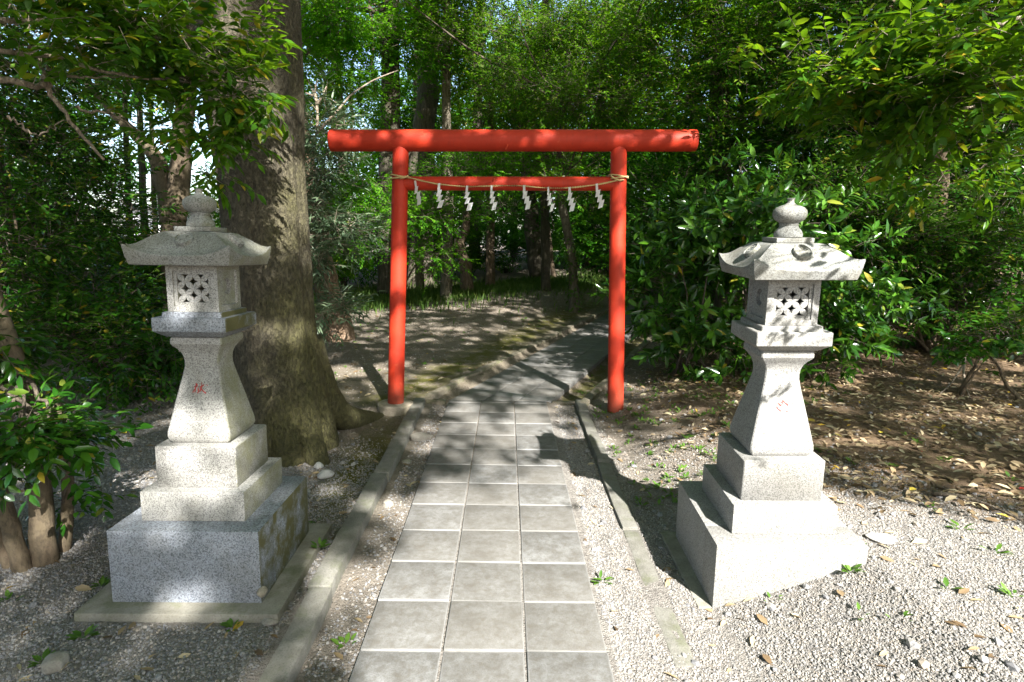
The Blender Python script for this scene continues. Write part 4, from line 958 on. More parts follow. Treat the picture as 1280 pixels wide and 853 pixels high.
# forked trunk showing between lantern and big trunk
fb_ = np.array([-4.3, 7.6, tz(-4.3, 7.6)])
ft = plant('tree', fb_, 'forked pale brown trunk rising behind the grey lantern finial')
trunk_part(ft, [fb_ - (0, 0, .1), at_y(219, 330, 7.6), at_y(215, 262, 7.6), at_y(207, 235, 7.6), at_y(190, 190, 7.7), at_y(150, 150, 7.9), at_y(90, 80, 8.2)], [.19, .155, .15, .12, .085, .06, .03], M['bark_smooth'], 14)
trunk_part(ft, [at_y(218, 275, 7.6), at_y(224, 230, 7.6), at_y(228, 170, 7.6), at_y(236, 90, 7.65), at_y(246, -60, 7.7)], [.14, .13, .115, .10, .07], M['bark_smooth'], 14, name='trunk')
cc = add_foliage(ft, [blob(150, 40, 8, 1.1), blob(60, 100, 8.6, .9), blob(260, -60, 7.8, 1.2), blob(90, 190, 8.6, .8), blob(215, 110, 8.2, .45, .8, .4)], 1900, 8, .25, .075, .033, M['leaf_oak'], clump=.24, twigs=M['twig'], cull=gap_left)
for k, (px, y, t_) in enumerate(((160, 9.5, .055), (178, 10.5, .07), (192, 12., .06))):
    b_ = np.array(at_y(px + 4, 352, y)); b_[2] = tz(b_[0], b_[1])
    s_ = plant('tree', b_, ['slender dark stem crossing the bright gap, closest to the bushes', 'slender dark stem in the middle of the bright gap', 'slender dark stem by the pale wall in the bright gap'][k], 'tree', 'slender stems in the bright gap')
    trunk_part(s_, [b_ - (0, 0, .1), at_y(px + 3, 300, y), at_y(px - 2, 180, y), at_y(px - 6, 20, y)], [t_, t_ * .9, t_ * .75, t_ * .4], M['bark_dark'], 8)
    add_foliage(s_, [blob(px - 20, 20, y, 1.2), blob(px + 20, 90, y, .5, .8, .3)], 350, 8, .25, .07, .03, M['leaf_oak'], cull=gap_left)
# overhanging boughs in the top corner
ob = np.array([-3.6, 2.2, tz(-3.6, 2.2)])
ov = plant('tree', ob, 'evergreen with yellowing leaves whose boughs hang across the huge trunk')
trunk_part(ov, [ob - (0, 0, .1), ob + (0, 0, 1.2), ob + (.1, .1, 2.6), ob + (.2, .2, 4.5)], [.16, .14, .11, .06], M['bark_grey'], 14)
OV = [blob(20, 25, 2.7, .26, .5), blob(90, 15, 2.9, .26, .5), blob(165, 20, 3.0, .24, .5), blob(230, 45, 3.1, .24, .5), blob(262, 95, 3.15, .22, .6), blob(300, 105, 3.2, .20, .7), blob(322, 90, 3.25, .15, .8), blob(245, 150, 3.3, .17, .8), blob(285, 165, 3.3, .14, .9), blob(190, 60, 3.1, .2, .6), blob(60, 60, 2.8, .2, .4), blob(140, 70, 3.1, .13, .6, .5), blob(260, 205, 3.35, .10, .9, .7), blob(300, 40, 3.3, .12, .6, .6), blob(20, 100, 2.9, .16, .5, .6)]
cc = add_foliage(ov, OV, 560, 8, .16, .080, .030, M['leaf_oak'], full=True, parts=300, clump=.08, per=9, twigs=M['twig'], jit=.42, out=.7, twr=.0018)
bps = [[(-60, 60, 2.6), (60, 70, 2.9), (140, 92, 3.05), (240, 100, 3.15), (310, 103, 3.2)], [(-60, 85, 2.9), (30, 105, 3.0), (60, 110, 3.05), (85, 150, 3.1), (130, 200, 3.2)], [(35, 58, 2.9), (75, 92, 3.0), (150, 96, 3.1)], [(-40, 20, 2.7), (80, 30, 2.9), (170, 45, 3.05), (230, 60, 3.1), (270, 110, 3.2)],
       [(60, 108, 3.05), (52, 88, 3.0), (40, 62, 2.95)], [(95, 135, 3.1), (140, 145, 3.15), (190, 172, 3.25), (240, 196, 3.3)], [(10, 145, 2.9), (35, 165, 2.95), (55, 166, 2.95), (80, 150, 3.0)], [(200, 62, 3.1), (235, 130, 3.25), (265, 190, 3.3)]]
for P, r in zip(bps, (.012, .019, .010, .015, .012, .008, .007, .007)):
    P = [at_y(*p) for p in P]; mb = MB(); q = spline(P, 22); q[1:-1] += RNG.normal(0, .008, (20, 3)); mb.tube(q, np.linspace(r, r * .35, 22), 7, .05); link('branch', mb.mesh('branch', True, ob), M['twig'], ov)
limbs(ov, [ob + (.1, .1, 2.2)] * 2, [at_y(-60, 60, 2.6), at_y(-60, 85, 2.9)], .02, M['twig'])

# ------------------------------------------------------------------ leaning tree with narrow leaves, left of the gateway
nb = base_at(424, 424)
nl = plant('tree', nb, 'leaning trunk with peeling reddish bark and narrow grey-green leaves by the gateway')
trunk_part(nl, [nb - (0, 0, .1), nb + (0, 0, .06), at_y(412, 370, nb[1]), at_y(402, 330, nb[1]), at_y(390, 260, nb[1]), at_y(378, 180, nb[1] + .1), at_y(370, 120, nb[1] + .1), at_y(362, -40, nb[1])], [.25, .20, .165, .15, .13, .12, .105, .06], M['bark_red'], 16, .04)
NB = [blob(402, 160, 7.2, .28, 1.), blob(395, 215, 7.2, .3, .9), blob(400, 260, 7.1, .3, .9), blob(412, 300, 7.0, .30, .7), blob(395, 325, 7.0, .26, .7), blob(430, 285, 7.0, .2, .7), blob(425, 385, 7.0, .2, .6), blob(440, 375, 7.1, .14, .6), blob(395, 395, 6.8, .16, .6)]
cc = add_foliage(nl, NB, 700, 9, .22, .125, .021, M['leaf_narrow'], full=True, parts=220, clump=.14, per=8, twigs=M['twig'], jit=.4, flat=0., out=.6)
limbs(nl, [at_y(395, 290, nb[1])] * 5 + [at_y(412, 370, nb[1])] * 3, [cc[i] for i in range(8)], .02, M['twig'])
for P in ([(397, 165, 7.3), (396, 130, 7.3), (390, 112, 7.3), (384, 98, 7.3)], [(395, 168, 7.3), (425, 135, 7.3), (440, 118, 7.3), (468, 100, 7.4), (498, 88, 7.4)], [(396, 132, 7.3), (404, 118, 7.3), (408, 108, 7.3)], [(396, 128, 7.3), (394, 112, 7.3), (397, 100, 7.3)], [(391, 120, 7.3), (382, 116, 7.3)]):
    mb = MB(); mb.tube(spline([at_y(*p) for p in P], 12), np.linspace(.017, .005, 12), 6, .08); link('branch', mb.mesh('branch', True, nb), M['twig'], nl)

# ------------------------------------------------------------------ trunks at the back
def back_tree(label, px, py, y, r, top, mat, blobs, n, leafm, L=.085, W=.038, seg=14, pts=None, twig=.26, flat=.25, clump=.3, group=None, k=8, rough=.02, cull=None, nl=6):
    b = at_y(px, py, y); b[2] = tz(b[0], b[1]); o = plant('tree', b, label, 'tree', group)
    P = [b - (0, 0, .15), b + (0, 0, .05)] + ([at_y(*q) for q in pts] if pts else []) + [at_y(*top)]
    rr = [r * 1.45, r * 1.18] + list(np.linspace(r, r * .62, len(P) - 2)); trunk_part(o, P, rr, mat, seg, rough)
    if n:
        cc = add_foliage(o, blobs, n, k, twig, L, W, leafm, clump=clump, twigs=M['twig_dark'], flat=flat, cull=cull)
        limbs(o, [P[-1] * t + P[-2] * (1 - t) for t in np.linspace(.1, .95, nl)], [cc[i] for i in range(nl)], r * .3, M['twig_dark'])
    return o
def gap_mid(C):
    x, y, zc = to_px(C); n = fbm(x / 26, y / 22, 71)
    h = np.maximum(np.exp(-(((x - 462) / 20) ** 2 + ((y - 18) / 15) ** 2)), np.maximum(.75 * np.exp(-(((x - 612) / 10) ** 2 + ((y - 60) / 16) ** 2)), .75 * np.exp(-(((x - 645) / 8) ** 2 + ((y - 62) / 12) ** 2))))
    return (h + .5 * (n - .5)) < .4
back_tree('dark straight trunk rising above the beam end over the pedestal post', 486, 360, 12.5, .21, (487, -120, 12.5), M['bark_dark'], [blob(430, 30, 11.5, 1.1, .5), blob(400, 90, 11, .9, .4), blob(450, 130, 11.5, .9, .35), blob(510, 60, 12, .9, .5), blob(400, 10, 10.5, 1., .5)], 2600, M['leaf_maple'], .062, .042, pts=[(487, 200, 12.5), (488, 60, 12.5)], flat=.0, clump=.3, k=9, cull=gap_mid)
back_tree('broad grey trunk just beyond the pedestal post, wider than its neighbours', 527, 352, 14.5, .30, (538, -60, 14.7), M['bark_grey'], [blob(560, 20, 13.5, 1.2, .5), blob(600, 60, 13, 1.1, .5), blob(520, 10, 13, 1.1, .5), blob(580, 100, 13.2, .8, .35)], 2500, M['leaf_small'], .07, .03, 20, pts=[(527, 260, 14.5), (530, 170, 14.6), (537, 60, 14.7)], k=9, cull=gap_mid)
back_tree('slim pale straight trunk, cleanest and nearest of the back trunks', 557, 372, 12.1, .105, (558, -60, 12.3), M['bark_grey'], [blob(600, 60, 11.8, 1., .4), blob(560, -40, 12, 1.2, .5), blob(650, 40, 11.6, .9, .4)], 2000, M['leaf_small'], .065, .028, pts=[(560, 260, 12.1), (558, 120, 12.2)], k=9, cull=gap_mid)
back_tree('short gnarled trunk with a swollen fork near the slim pale trunk', 583, 369, 12.9, .12, (584, 200, 13), M['bark_brown'], [blob(590, 215, 12.6, .7, .5), blob(630, 260, 12.8, .5, .6)], 900, M['leaf_dark'], .07, .03, pts=[(581, 330, 12.9), (573, 303, 12.9), (582, 285, 12.9)], rough=.08, k=8)
back_tree('thin upright trunk standing midway under the rope', 613, 362, 13.6, .10, (613, 120, 13.6), M['bark_brown'], [blob(620, 190, 13.2, .7, .5), blob(640, 140, 13, .8, .4)], 1000, M['leaf_small'], .07, .03, pts=[(613, 300, 13.6)])
back_tree('dark leaning trunk at the top of the bank under the rope', 673, 352, 15.2, .20, (640, 90, 15.4), M['bark_dark'], [blob(660, 130, 14.5, 1.1, .5), blob(700, 60, 14, 1.2, .5), blob(640, 80, 15, 1.1, .5)], 1900, M['leaf_small'], .07, .03, pts=[(666, 290, 15.2), (660, 230, 15.3)], k=9, cull=gap_mid)
back_tree('thin dark stem leaning beside the dark leaning trunk', 692, 346, 15.0, .05, (676, 180, 15), M['bark_brown'], [blob(690, 200, 14.6, .6, .5)], 400, M['leaf_small'], .07, .03, pts=[(688, 310, 15)])
back_tree('dark upright trunk half lost in leaves above the middle of the beam', 683, 340, 13, .09, (682, -80, 12.6), M['bark_dark'], [blob(720, 40, 11.5, 1., .4), blob(690, 110, 11.5, .9, .3), blob(760, 90, 11, 1., .35), blob(800, 40, 11, 1., .5), blob(740, 140, 11, .7, .3)], 3600, M['leaf_small'], .06, .026, pts=[(681, 200, 12.8)], k=9, flat=.0, cull=gap_mid)
# ivy-clad trunk on the mossy bank
ib = base_at(718, 391, .2)
iv = plant('tree', ib, 'sunlit ivy-clad trunk standing alone on the mossy bank beside the rising path')
trunk_part(iv, [ib - (0, 0, .1), ib + (0, 0, .06), at_y(717, 350, ib[1]), at_y(713, 310, ib[1]), at_y(703, 255, ib[1] + .05), at_y(700, 200, ib[1] + .1), at_y(712, 60, ib[1] + .1)], [.15, .105, .085, .085, .08, .065, .035], M['bark_grey'], 14, .03)
n = 330; t_ = RNG.uniform(.02, .62, n); th = RNG.uniform(0, 6.28, n); ax = spline([ib, at_y(717, 350, ib[1]), at_y(713, 310, ib[1]), at_y(703, 255, ib[1])], 60)
c = ax[(t_ / .62 * 45).astype(int)]; rad = np.stack([np.cos(th), np.sin(th), 0 * th], 1)
foliage(iv, (c + rad * RNG.uniform(.09, .17, (n, 1)), nrm(rad * .5 + RNG.normal(0, .5, (n, 3)) - (0, 0, .5)), nrm(rad + UP * .6 + RNG.normal(0, .2, (n, 3))), RNG.uniform(.04, .075, n), RNG.uniform(.035, .055, n)), M['leaf_ivy'], True, name='ivy')
cc = add_foliage(iv, [blob(735, 225, 9.4, .45, .5), blob(700, 235, 9.4, .3, .5), blob(770, 250, 9.6, .4, .5), blob(715, 130, 9.4, .8, .35), blob(660, 110, 9.2, .7, .3), blob(620, 90, 9.2, .6, .3), blob(770, 130, 9.2, .8, .3)], 1500, 8, .22, .058, .025, M['leaf_small'], twigs=M['twig_dark'], clump=.2, flat=0., cull=gap_mid)
limbs(iv, [at_y(703, 240, ib[1] + .05)] * 8, [cc[i] for i in range(8)], .02, M['twig_dark'])
for P in ([(700, 130, 9.3), (650, 95, 9.2), (600, 70, 9.2), (545, 30, 9.2), (480, -20, 9.2)], [(712, 80, 9.4), (690, 110, 9.3), (660, 60, 9.2), (648, 20, 9.2)], [(705, 220, 9.4), (690, 245, 9.3), (697, 262, 9.2)]):
    mb = MB(); mb.tube(spline([at_y(*p) for p in P], 18), np.linspace(.022, .006, 18), 6, .06); link('branch', mb.mesh('branch', True, ib), M['twig_dark'], iv)
# dark maple sprays between the beams
back_tree('low spreading maple with dark layered sprays seen through the gateway', 500, 345, 11, .07, (520, 170, 10.6), M['bark_dark'], [blob(520, 270, 9.8, .75, .35), blob(470, 230, 10, .7, .35), blob(580, 215, 9.8, .7, .3), blob(450, 290, 10, .6, .4), blob(640, 205, 10, .6, .3), blob(530, 320, 10, .5, .3)], 1900, M['leaf_maple'], .055, .036, flat=0., k=9, clump=.22)

# ------------------------------------------------------------------ right side
AUC = dict(kind='whorl', full=True, clump=.16, flat=.45, per=5, stem_mat=M['twig_dark'], r=.014)
bush('large broad-leaved bush spilling over the rising path beside the plain red post', [blob(835, 350, 6.6, .40, .9), blob(870, 300, 6.7, .50, .9), blob(860, 410, 6.2, .36, .7), blob(820, 390, 6.6, .2, .7, .6), blob(900, 400, 6.2, .42, .9), blob(890, 440, 5.8, .24, .5)], 330, 9, .20, .155, .052, M['leaf_auc'], parts=300, **AUC)
bush('broad-leaved bush directly behind the pale lantern roof and finial', [blob(960, 280, 6.0, .5, .8), blob(920, 260, 6.3, .45, .8), blob(1020, 310, 6.0, .45, .8), blob(880, 270, 6.6, .4)], 300, 9, .2, .15, .05, M['leaf_auc'], parts=300, **AUC)
bush('low broad-leaved bush drooping on the litter behind the pale lantern column', [blob(1030, 400, 5.7, .34, .8), blob(1000, 440, 5.5, .26, .7), blob(940, 450, 5.6, .28, .6), blob(1060, 440, 5.6, .2, .6), blob(905, 470, 5.5, .14, .5), blob(1090, 380, 5.9, .25, .8), blob(1015, 475, 5.3, .12, .5)], 260, 9, .18, .135, .047, M['leaf_auc'], parts=300, **AUC)
bush('dense small-leaved bush at the back of the litter beyond the broad-leaved ones', [blob(1100, 300, 6.8, .7), blob(1180, 330, 6.8, .65), blob(1250, 300, 6.5, .7), blob(1130, 370, 7.0, .45, .6), blob(1220, 390, 6.6, .4, .6), blob(1060, 260, 7.2, .8), blob(1300, 380, 6.3, .5, .7), blob(1150, 395, 7.3, .35, .6), blob(1240, 405, 6.8, .35, .6), blob(1085, 390, 7.2, .35, .6), blob(1190, 400, 7.1, .3, .6)], 2700, 9, .22, .08, .034, M['leaf_cam'], full=True, parts=300)
bush('leafy spray arching down over the brown litter from the shady thicket', [blob(1235, 420, 4.9, .16, .8), blob(1225, 460, 4.8, .12, .8), blob(1262, 400, 4.9, .18, .8), blob(1200, 430, 5.0, .12, .8)], 90, 8, .16, .085, .034, M['leaf_cam'], full=True, clump=.07, per=6, stems=3)
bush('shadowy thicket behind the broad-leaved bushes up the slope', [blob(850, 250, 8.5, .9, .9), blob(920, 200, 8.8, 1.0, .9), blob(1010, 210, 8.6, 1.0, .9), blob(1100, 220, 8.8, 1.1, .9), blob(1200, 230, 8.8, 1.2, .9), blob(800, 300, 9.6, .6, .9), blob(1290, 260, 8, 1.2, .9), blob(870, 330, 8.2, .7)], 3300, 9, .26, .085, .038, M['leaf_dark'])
# overhanging boughs in the other top corner
rb = np.array([5.0, 3.9, tz(5.0, 3.9)])
ro = plant('tree', rb, 'evergreen whose glossy sunlit boughs hang over the pale lantern and litter')
trunk_part(ro, [rb - (0, 0, .1), rb + (0, 0, 1.4), rb + (-.1, .1, 3.), rb + (-.3, .2, 5.)], [.2, .17, .14, .07], M['bark_grey'], 14)
RB = [blob(1010, 90, 4.3, .22, .5), blob(1050, 75, 4.2, .24, .5), blob(1100, 110, 4.1, .26, .5), blob(1150, 100, 4.0, .28, .5), blob(1200, 120, 3.8, .28, .5), blob(1250, 90, 3.6, .28, .5), blob(1080, 160, 4.2, .22, .5), blob(1140, 180, 4.2, .22, .5), blob(1040, 130, 4.3, .18, .5), blob(1270, 30, 3.4, .26, .5), blob(1190, 40, 3.7, .24, .5), blob(1110, 40, 4.1, .22, .5, .7), blob(1240, 190, 4.2, .2, .5, .6), blob(1250, 240, 4.4, .2, .6, .7), blob(930, 70, 4.8, .14, .5, .5), blob(1180, 230, 4.6, .2, .6, .6)]
cc = add_foliage(ro, RB, 560, 8, .19, .105, .044, M['leaf_oak'], full=True, parts=300, clump=.14, per=7, twigs=M['twig'], jit=.42, out=.7, twr=.002, flat=.1)
for P, r in zip(([(1340, 90, 3.9), (1240, 120, 4.0), (1160, 130, 4.1), (1060, 120, 4.3), (1000, 100, 4.4)], [(1340, 100, 4.0), (1230, 135, 4.1), (1170, 160, 4.2), (1080, 175, 4.3)], [(1340, 130, 4.2), (1250, 130, 4.1), (1150, 150, 4.2), (1120, 185, 4.3)], [(1340, 10, 3.4), (1250, 30, 3.5), (1180, 50, 3.7), (1100, 50, 4.1)], [(1240, 130, 4.0), (1180, 145, 4.1), (1100, 130, 4.2)], [(1340, 170, 4.3), (1250, 200, 4.4), (1190, 225, 4.6)]), (.015, .011, .01, .014, .008, .012)):
    mb = MB(); q = spline([at_y(*p) for p in P], 20); q[1:-1] += RNG.normal(0, .007, (18, 3)); mb.tube(q, np.linspace(r, r * .3, 20), 7, .05); link('branch', mb.mesh('branch', True, rb), M['twig'], ro)
limbs(ro, [rb + (0, 0, 2.), rb + (0, 0, 2.5), rb + (0, 0, 1.8)], [at_y(1340, 95, 3.9), at_y(1340, 10, 3.4), at_y(1340, 170, 4.3)], .022, M['twig'])
# low bough just beside the lantern: its leaves dapple the stone
TG = np.array([(1.10, 2.46, 1.03), (1.20, 2.45, .93), (1.08, 2.42, .82), (1.25, 2.40, 1.12), (1.12, 2.40, 1.12), (1.30, 2.42, 1.13), (1.20, 2.46, 1.25), (1.12, 2.46, 1.30), (1.25, 2.46, 1.22), (1.02, 2.36, 1.39), (1.30, 2.36, 1.40), (1.15, 2.40, 1.47), (.98, 2.40, 1.44), (1.20, 2.5, 1.6), (1.36, 2.4, 1.42), (1.1, 2.36, 1.37), (.75, 3.1, 0), (.62, 3.5, 0), (.45, 3.3, 0), (.5, 3.8, 0), (.3, 3.9, 0)])
C = TG + SUN * (1.55 + RNG.uniform(0, .35, (len(TG), 1))) + RNG.normal(0, .03, (len(TG), 3)); C[-5:] += SUN * 2.5
D = nrm(np.array([-.6, .2, -.25]) + RNG.normal(0, .4, (len(C), 3)))
foliage(ro, spray(C, D, 4, .12, .085, .036), M['leaf_oak'], True)
for e in C[::3]:
    limbs(ro, [(2.5, 1.5, 2.35)], [e], .008, M['twig'])
limbs(ro, [rb + (0, 0, 2.2)], [(2.5, 1.5, 2.35)], .03, M['bark_grey'])
# trees over the thicket
def rt(label, px, y, r, tops, blobs, n, mat, leafm, L, W, **kw):
    b = at_y(px, 380, y); b[2] = tz(b[0], b[1]); o = plant('tree', b, label); trunk_part(o, [b - (0, 0, .1), b + (0, 0, .5)] + [at_y(*t) for t in tops], [r * 1.3, r] + list(np.linspace(r * .95, r * .6, len(tops))), mat, 14)
    cc = add_foliage(o, blobs, n, 9, .26, L, W, leafm, twigs=M['twig_dark'], clump=.26, **kw); limbs(o, [at_y(*tops[-1]) * t + at_y(*tops[-2]) * (1 - t) for t in np.linspace(0, 1, 7)], [cc[i] for i in range(7)], r * .35, mat)
rt('brown trunk glimpsed high up through the sunlit overhanging boughs', 1168, 7.2, .12, [(1172, 200, 7.2), (1176, 60, 7.2), (1182, -120, 7.2)], [blob(1060, 120, 7.4, .9), blob(1150, 160, 7.6, .8), blob(1240, 120, 7.2, 1.0), blob(1120, 20, 7.4, 1.1), blob(1260, 10, 7, 1.1), blob(1290, 180, 6.8, .8)], 2600, M['bark_brown'], M['leaf_cam'], .08, .035)
rt('evergreen crown filling the wood above the end of the top beam', 905, 9.2, .14, [(905, 250, 9.2), (900, 100, 9.2), (890, -100, 9.2)], [blob(880, 110, 8.8, 1.0, .6), blob(950, 60, 8.6, 1.1, .6), blob(1000, 150, 8.4, .9, .6), blob(830, 60, 9.5, 1.0, .5), blob(920, 170, 8.8, .7, .6), blob(990, 0, 8.2, 1.1, .6), blob(850, 0, 9.2, 1.1, .5), blob(840, 200, 9.4, .6, .6)], 3600, M['bark_dark'], M['leaf_small'], .07, .031)
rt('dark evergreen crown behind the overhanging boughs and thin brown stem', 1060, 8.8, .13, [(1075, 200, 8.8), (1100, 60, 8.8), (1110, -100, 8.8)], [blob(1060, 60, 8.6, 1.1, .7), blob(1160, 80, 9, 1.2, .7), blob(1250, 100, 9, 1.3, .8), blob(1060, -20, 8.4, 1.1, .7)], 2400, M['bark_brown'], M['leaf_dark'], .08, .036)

# ------------------------------------------------------------------ the wood behind: three kinds of tree, each copied
def wood_variant(label, n, L, W, mat, barkm, rad, h, seed, r):
    o = plant('tree', (0, 0, 0), label, 'tree', 'trees deep in the wood')
    mb = MB(); mb.tube(spline([(0, 0, -.6), (0, 0, .6), (.1, .05, h * .5), (.05, .15, h)], 12), np.linspace(r * 1.3, r * .4, 12), 10, .05); link('trunk', mb.mesh('trunk', True), barkm, o)
    g_ = np.random.default_rng(seed); bl = []
    for q in range(15):
        a = g_.uniform(0, 6.28); rr = rad * g_.uniform(.2, .85); bl.append((rr * math.cos(a), rr * math.sin(a), h * g_.uniform(.10, 1.05), rad * .42, rad * .42, rad * .28))
    C, D, cc = blob_twigs(bl, n, .4, 12, .6, .1); foliage(o, spray(C, D, 8, .34, L, W), mat, False)
    limbs(o, [(0, 0, h * t) for t in np.linspace(.2, .9, 8)], [cc[i] for i in range(8)], r * .35, barkm); return o
protos = [wood_variant('dark green evergreen tree crowded into the wood beyond the bank', 2600, .12, .055, M['leaf_dark'], M['bark_dark'], 2.6, 8.5, 5, .16), wood_variant('mid green evergreen tree standing in the wood beyond the bank', 2600, .10, .05, M['leaf_oak'], M['bark_dark'], 2.8, 10, 6, .2), wood_variant('fresh bright green maple standing in the wood beyond the bank', 2800, .09, .055, M['leaf_maple'], M['bark_grey'], 2.6, 9, 7, .15)]
def copy_tree(o, loc, rz, s):
    c = o.copy(); COL.objects.link(c); c.location = loc; c.rotation_euler = (0, 0, rz); c.scale = (s, s, s * rnd.uniform(.9, 1.15))
    for ch in o.children:
        d = ch.copy(); COL.objects.link(d); d.parent = c
    return c
spots = [(-11.5, 11.5, 0), (-5.6, 15.4, 1), (-5.2, 18.5, 2), (-3.2, 19.5, 0), (-1.2, 18.5, 1), (.9, 19.5, 0), (3, 19, 2), (5.2, 18, 0), (7.5, 17, 1), (9.5, 15, 0), (11.5, 12.5, 1), (-4, 24, 0), (0, 24, 2), (4, 24, 0), (9, 22, 0), (13, 18, 1), (4.6, 14.2, 0), (6.6, 12.6, 1), (-13, 14, 0), (10, 9, 0), (8, 10.5, 1), (14, 13, 0), (2.2, 17.2, 0), (-12, 9, 1)]
for q, (x, y, v) in enumerate(spots):
    first = [s[2] for s in spots].index(v) == q; loc = (x, y, tz(x, y)); rz = rnd.uniform(0, 6.28); s = rnd.uniform(.85, 1.15)
    if first: protos[v].location = loc; protos[v].rotation_euler = (0, 0, rz); protos[v].scale = (s, s, s)
    else: copy_tree(protos[v], loc, rz, s)
# dark undergrowth at the foot of the wood
def under_variant(mat, seed):
    o = plant('shrub', (0, 0, 0), ('dark' if seed == 1 else 'lighter green') + ' evergreen shrub in the undergrowth behind the back trunks', 'bush', 'undergrowth shrubs at the foot of the wood')
    C, D, cc = blob_twigs([(0, 0, .7, .9, .8, .7), (.5, .2, 1.2, .6, .6, .6), (-.5, -.1, 1.0, .7, .6, .6), (0, 0, 1.7, .5, .5, .5)], 700, .26, 12, .7, .3); foliage(o, spray(C, D, 8, .26, .085, .04), mat, False)
    limbs(o, [(RNG.normal(0, .1), RNG.normal(0, .1), -.1) for _ in range(5)], [cc[i] for i in range(5)], .02, M['bark_dark'], 'stem'); return o
uv = [under_variant(M['leaf_dark'], 1), under_variant(M['leaf_small'], 2)]
us = [(-6.5, 12.2), (-5.2, 13.6), (-4.2, 14.9), (-3.2, 15.8), (-2.2, 16.4), (-1.2, 16.2), (-.2, 16.8), (.8, 17), (1.8, 17.3), (2.8, 16.9), (3.6, 16.2), (4.4, 15.4), (5.2, 14.2), (5.8, 13), (4.4, 12.9), (-7.6, 10.8), (-8.2, 9.4), (-3.8, 13.0), (6.4, 11.4), (5.6, 10.6), (3.3, 15.0), (-5.6, 11.4)]
for q, (x, y) in enumerate(us):
    loc = (x, y, tz(x, y)); rz = rnd.uniform(0, 6.28); s = rnd.uniform(.75, 1.1)
    if q < 2: uv[q].location = loc; uv[q].rotation_euler = (0, 0, rz)
    else: copy_tree(uv[1 if q % 4 == 1 else 0], loc, rz, s)
# far wood that reads as one mass
C, D, cc = blob_twigs([(x, y, 2 + 2.5 * (k % 3), 4, 2.5, 3.4) for k, (x, y) in enumerate([(-30, 26), (-25, 29), (-20, 31), (-14, 33), (-8, 34), (-2, 34), (4, 34), (10, 33), (16, 31), (21, 27), (25, 21), (27, 14), (24, 8), (-34, 20), (7, 33), (-5, 35), (1, 33), (18, 29)])], 17000, .6, 12, .6, .1)
m = gap_left(C) & gap_mid(C); C, D = C[m], D[m]
V, T, Q = leaf_geo(*spray(C, D, 7, .6, .34, .19), False)
tag(link('woodland', np_mesh('woodland', V, T, Q), M['leaf_dark']), 'solid green mass of the far wood closing the view', 'woodland', None, 'stuff')
# a pale house glimpsed through the gap
hb = at_y(186, 330, 24); hb[2] = -.1
HZ = at_y(186, 262, 24)[2] + .1
hs = plant('house', hb, 'white-walled house glimpsed through the bright gap beside the grey lantern', 'house')
t = NT('white_plaster'); M['plaster'] = t.base(t.mix(t.noise(t.coord(), 2, 4), (.78, .78, .78), (.68, .68, .67)), .8, .3)
t = NT('grey_roof_tile'); M['rooft'] = t.base((.16, .15, .15), .6, .3)
link('wall', bm_mesh('wall', box_bm(-.75, 1.3, -.1, 3, 0, HZ, .02)), M['plaster'], hs); link('roof', bm_mesh('roof', box_bm(-.95, 1.6, -.35, 3.3, HZ, HZ + .2, .05)), M['rooft'], hs)

# ------------------------------------------------------------------ tall trees around and behind the viewpoint, whose crowns shade the clearing
LIGHTS = [(-3.2, 10.6, 1.6, .5, .7), (-.8, 12.4, 1.2, .35, .6), (-2.4, 3.45, .4, .35, .95), (3.2, 4.6, .7, .22, .75), (2.2, 3.95, .5, .18, .75), (4.2, 4.2, .6, .18, .65), (3.2, 6.7, 1.1, .3, .75), (1.25, 4.5, .35, .3, .65), (1.05, 5.3, .3, .3, .6), (1.9, 5.2, .4, .2, .7), (4.2, 9.6, 1.9, 1.5, .8), (2.3, 7.5, .9, .8, .6), (-.6, 9.2, 1.2, .35, .6), (1.5, 8.2, .7, .4, .5), (.9, 7.2, 1.3, .8, .75), (2.6, 6.6, 1.2, .8, .6), (-3.1, 6.2, .8, .6, .5), (0., 4.4, .62, 1.1, .85), (.6, 7.0, .5, .5, .6), (1.6, 9.2, .5, .6, .6), (.2, 6.0, .4, .35, .6), (-1.5, 15.8, 2.2, 1.5, .6), (-5.2, 16.5, 1.4, 1.5, .65), (-4.2, 11., 1.2, .9, .6), (-1.15, 5.75, .30, .5, .8), (.55, 6.1, .22, .25, .8),
          (2.2, 9., 1.2, 1.3, .6), (3.6, 5.9, 1.6, .28, .85), (5.5, 9.5, 1.5, 1.5, .5), (-3.2, 8.6, 1., .35, .7), (-1.2, 11.2, 1.3, .35, .8), (.3, 6.4, .6, .7, .4), (-7.0, 9.5, 1.6, 1.3, .5), (1.0, 13., 1.6, 1.0, .4)]
def shade_keep(gx, gy):
    """fraction of twigs kept, by where their shadow falls on flat ground"""
    n1 = fbm(gx * 1.5 + 3, gy * 1.1, 101); n2 = fbm(gx * .5, gy * .4, 105, 2)
    K = .86 + (2.4 + 1.6 * sstep(9, 13, gy)) * (n1 - .47) + .8 * (n2 - .45)
    K = np.clip(K - .05 * sstep(10, 15, gy), .03, 1.) * .74
    K = K * (1 + .8 * np.exp(-(((gx + 1.7) / .8) ** 2 + ((gy - 6.8) / .8) ** 2)))
    return np.clip(np.where((gx < -.85) & (gy < 5.3) & (gy > -1.8), 1.0, K), 0, 1)
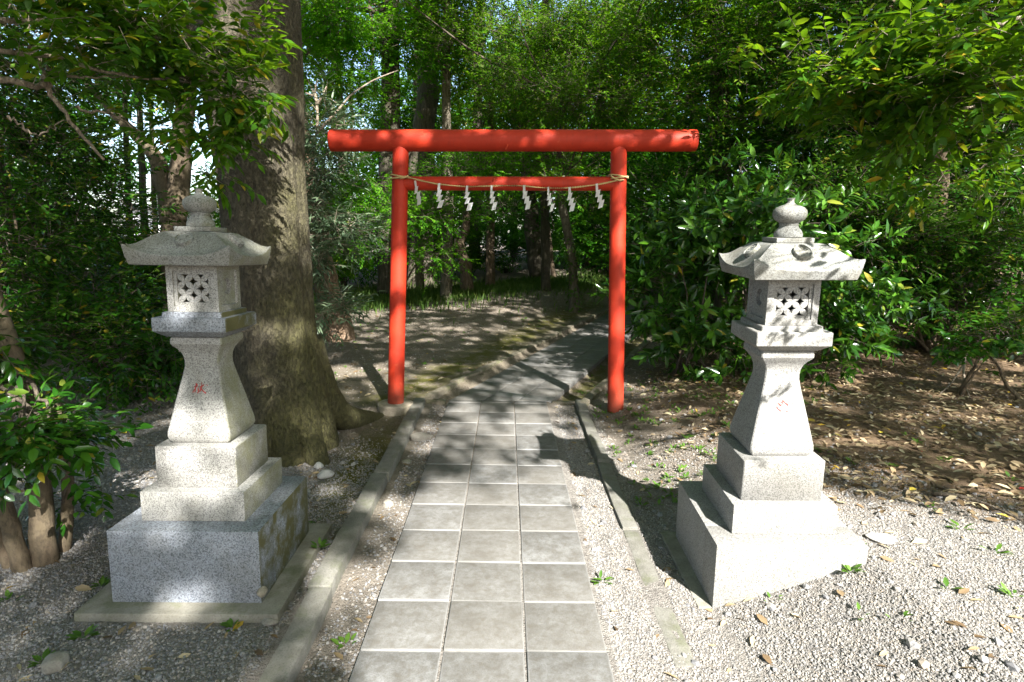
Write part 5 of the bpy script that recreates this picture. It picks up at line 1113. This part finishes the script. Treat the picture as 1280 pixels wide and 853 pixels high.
def shade_hole(gx, gy):
    """fraction of single leaves kept: the crowns leave a clearing of light open"""
    H = np.ones_like(gx)
    for cx_, cy_, rx, ry, s_ in LIGHTS: H = H * (1 - s_ * np.exp(-(((gx - cx_) / rx) ** 2 + ((gy - cy_) / ry) ** 2)))
    lim = .95 * sstep(.0, .45, gx) * sstep(1.6, 1.15, gx) - .5 * np.clip(gx - 1.2, 0, 2)
    H = H * (1 - sstep(-.62, -.48, gx) * sstep(3.75 + lim, 3.25 + lim, gy) * sstep(.3, 1., gy + 1.6))
    H = H * (1 - .98 * np.exp(-((((gx + 1.63) / .31) ** 2 + ((gy - 3.08) / .40) ** 2) ** 2)))
    return np.clip(H, 0, 1)
T_SHADE = [(-5.0, -4.5), (-1.2, -5.5), (9.5, -2.0), (1.2, -10.5), (-9.5, 1.0), (12.0, 6.5), (-6.5, -11)]
N = 62000
x = RNG.uniform(-12, 16, N); y = RNG.uniform(-14, 14, N); lo = np.maximum(6.0, 2.8 + .42 * np.maximum(y, 0)); z = lo + RNG.uniform(0, 3.4, N)
tt = SUN[:2] / SUN[2]; gx_, gy_ = x - tt[0] * z, y - tt[1] * z
m = RNG.uniform(0, 1, N) < shade_keep(gx_, gy_); C = np.stack([x, y, z], 1)[m]; D = nrm(RNG.normal(size=(len(C), 3)) * (1, 1, .35))
own = np.argmin(np.stack([np.hypot(C[:, 0] - a, C[:, 1] - b) for a, b in T_SHADE], 1), 1)
for q, (a, b) in enumerate(T_SHADE):
    o = plant('tree', (a, b, tz(a, b)), 'tall broad-crowned tree standing outside the picture and shading the clearing', 'tree', 'tall trees around the clearing')
    c = C[own == q]; d = D[own == q]
    if len(c) < 10: c = np.array([[a, b, 8.]] * 10) + RNG.normal(0, 1, (10, 3)); d = nrm(RNG.normal(size=(10, 3)))
    trunk_part(o, [(a, b, -.2), (a, b, 1), (a + .1, b, 4.5), (a, b + .1, 9)], [.42, .34, .28, .12], M['bark_grey'], 14)
    A_ = spray(c, d, 9, .22, .165, .085); mid = A_[0] + A_[1] * A_[3][:, None] * .5; k_ = RNG.uniform(0, 1, len(mid)) < shade_hole(mid[:, 0] - tt[0] * mid[:, 2], mid[:, 1] - tt[1] * mid[:, 2]); foliage(o, [v[k_] for v in A_], M['leaf_oak'], False)
    near = np.where((np.hypot(c[:, 0] - a, c[:, 1] - b) < 4.5) & ((shade_keep(c[:, 0] - tt[0] * c[:, 2], c[:, 1] - tt[1] * c[:, 2]) * shade_hole(c[:, 0] - tt[0] * c[:, 2], c[:, 1] - tt[1] * c[:, 2])) > .3))[0]; i_ = RNG.permutation(near)[:9]; limbs(o, [(a, b, h_) for h_ in np.linspace(4.6, 8.5, len(i_))], [c[k] for k in i_], .09, M['bark_grey'], sag=.05)
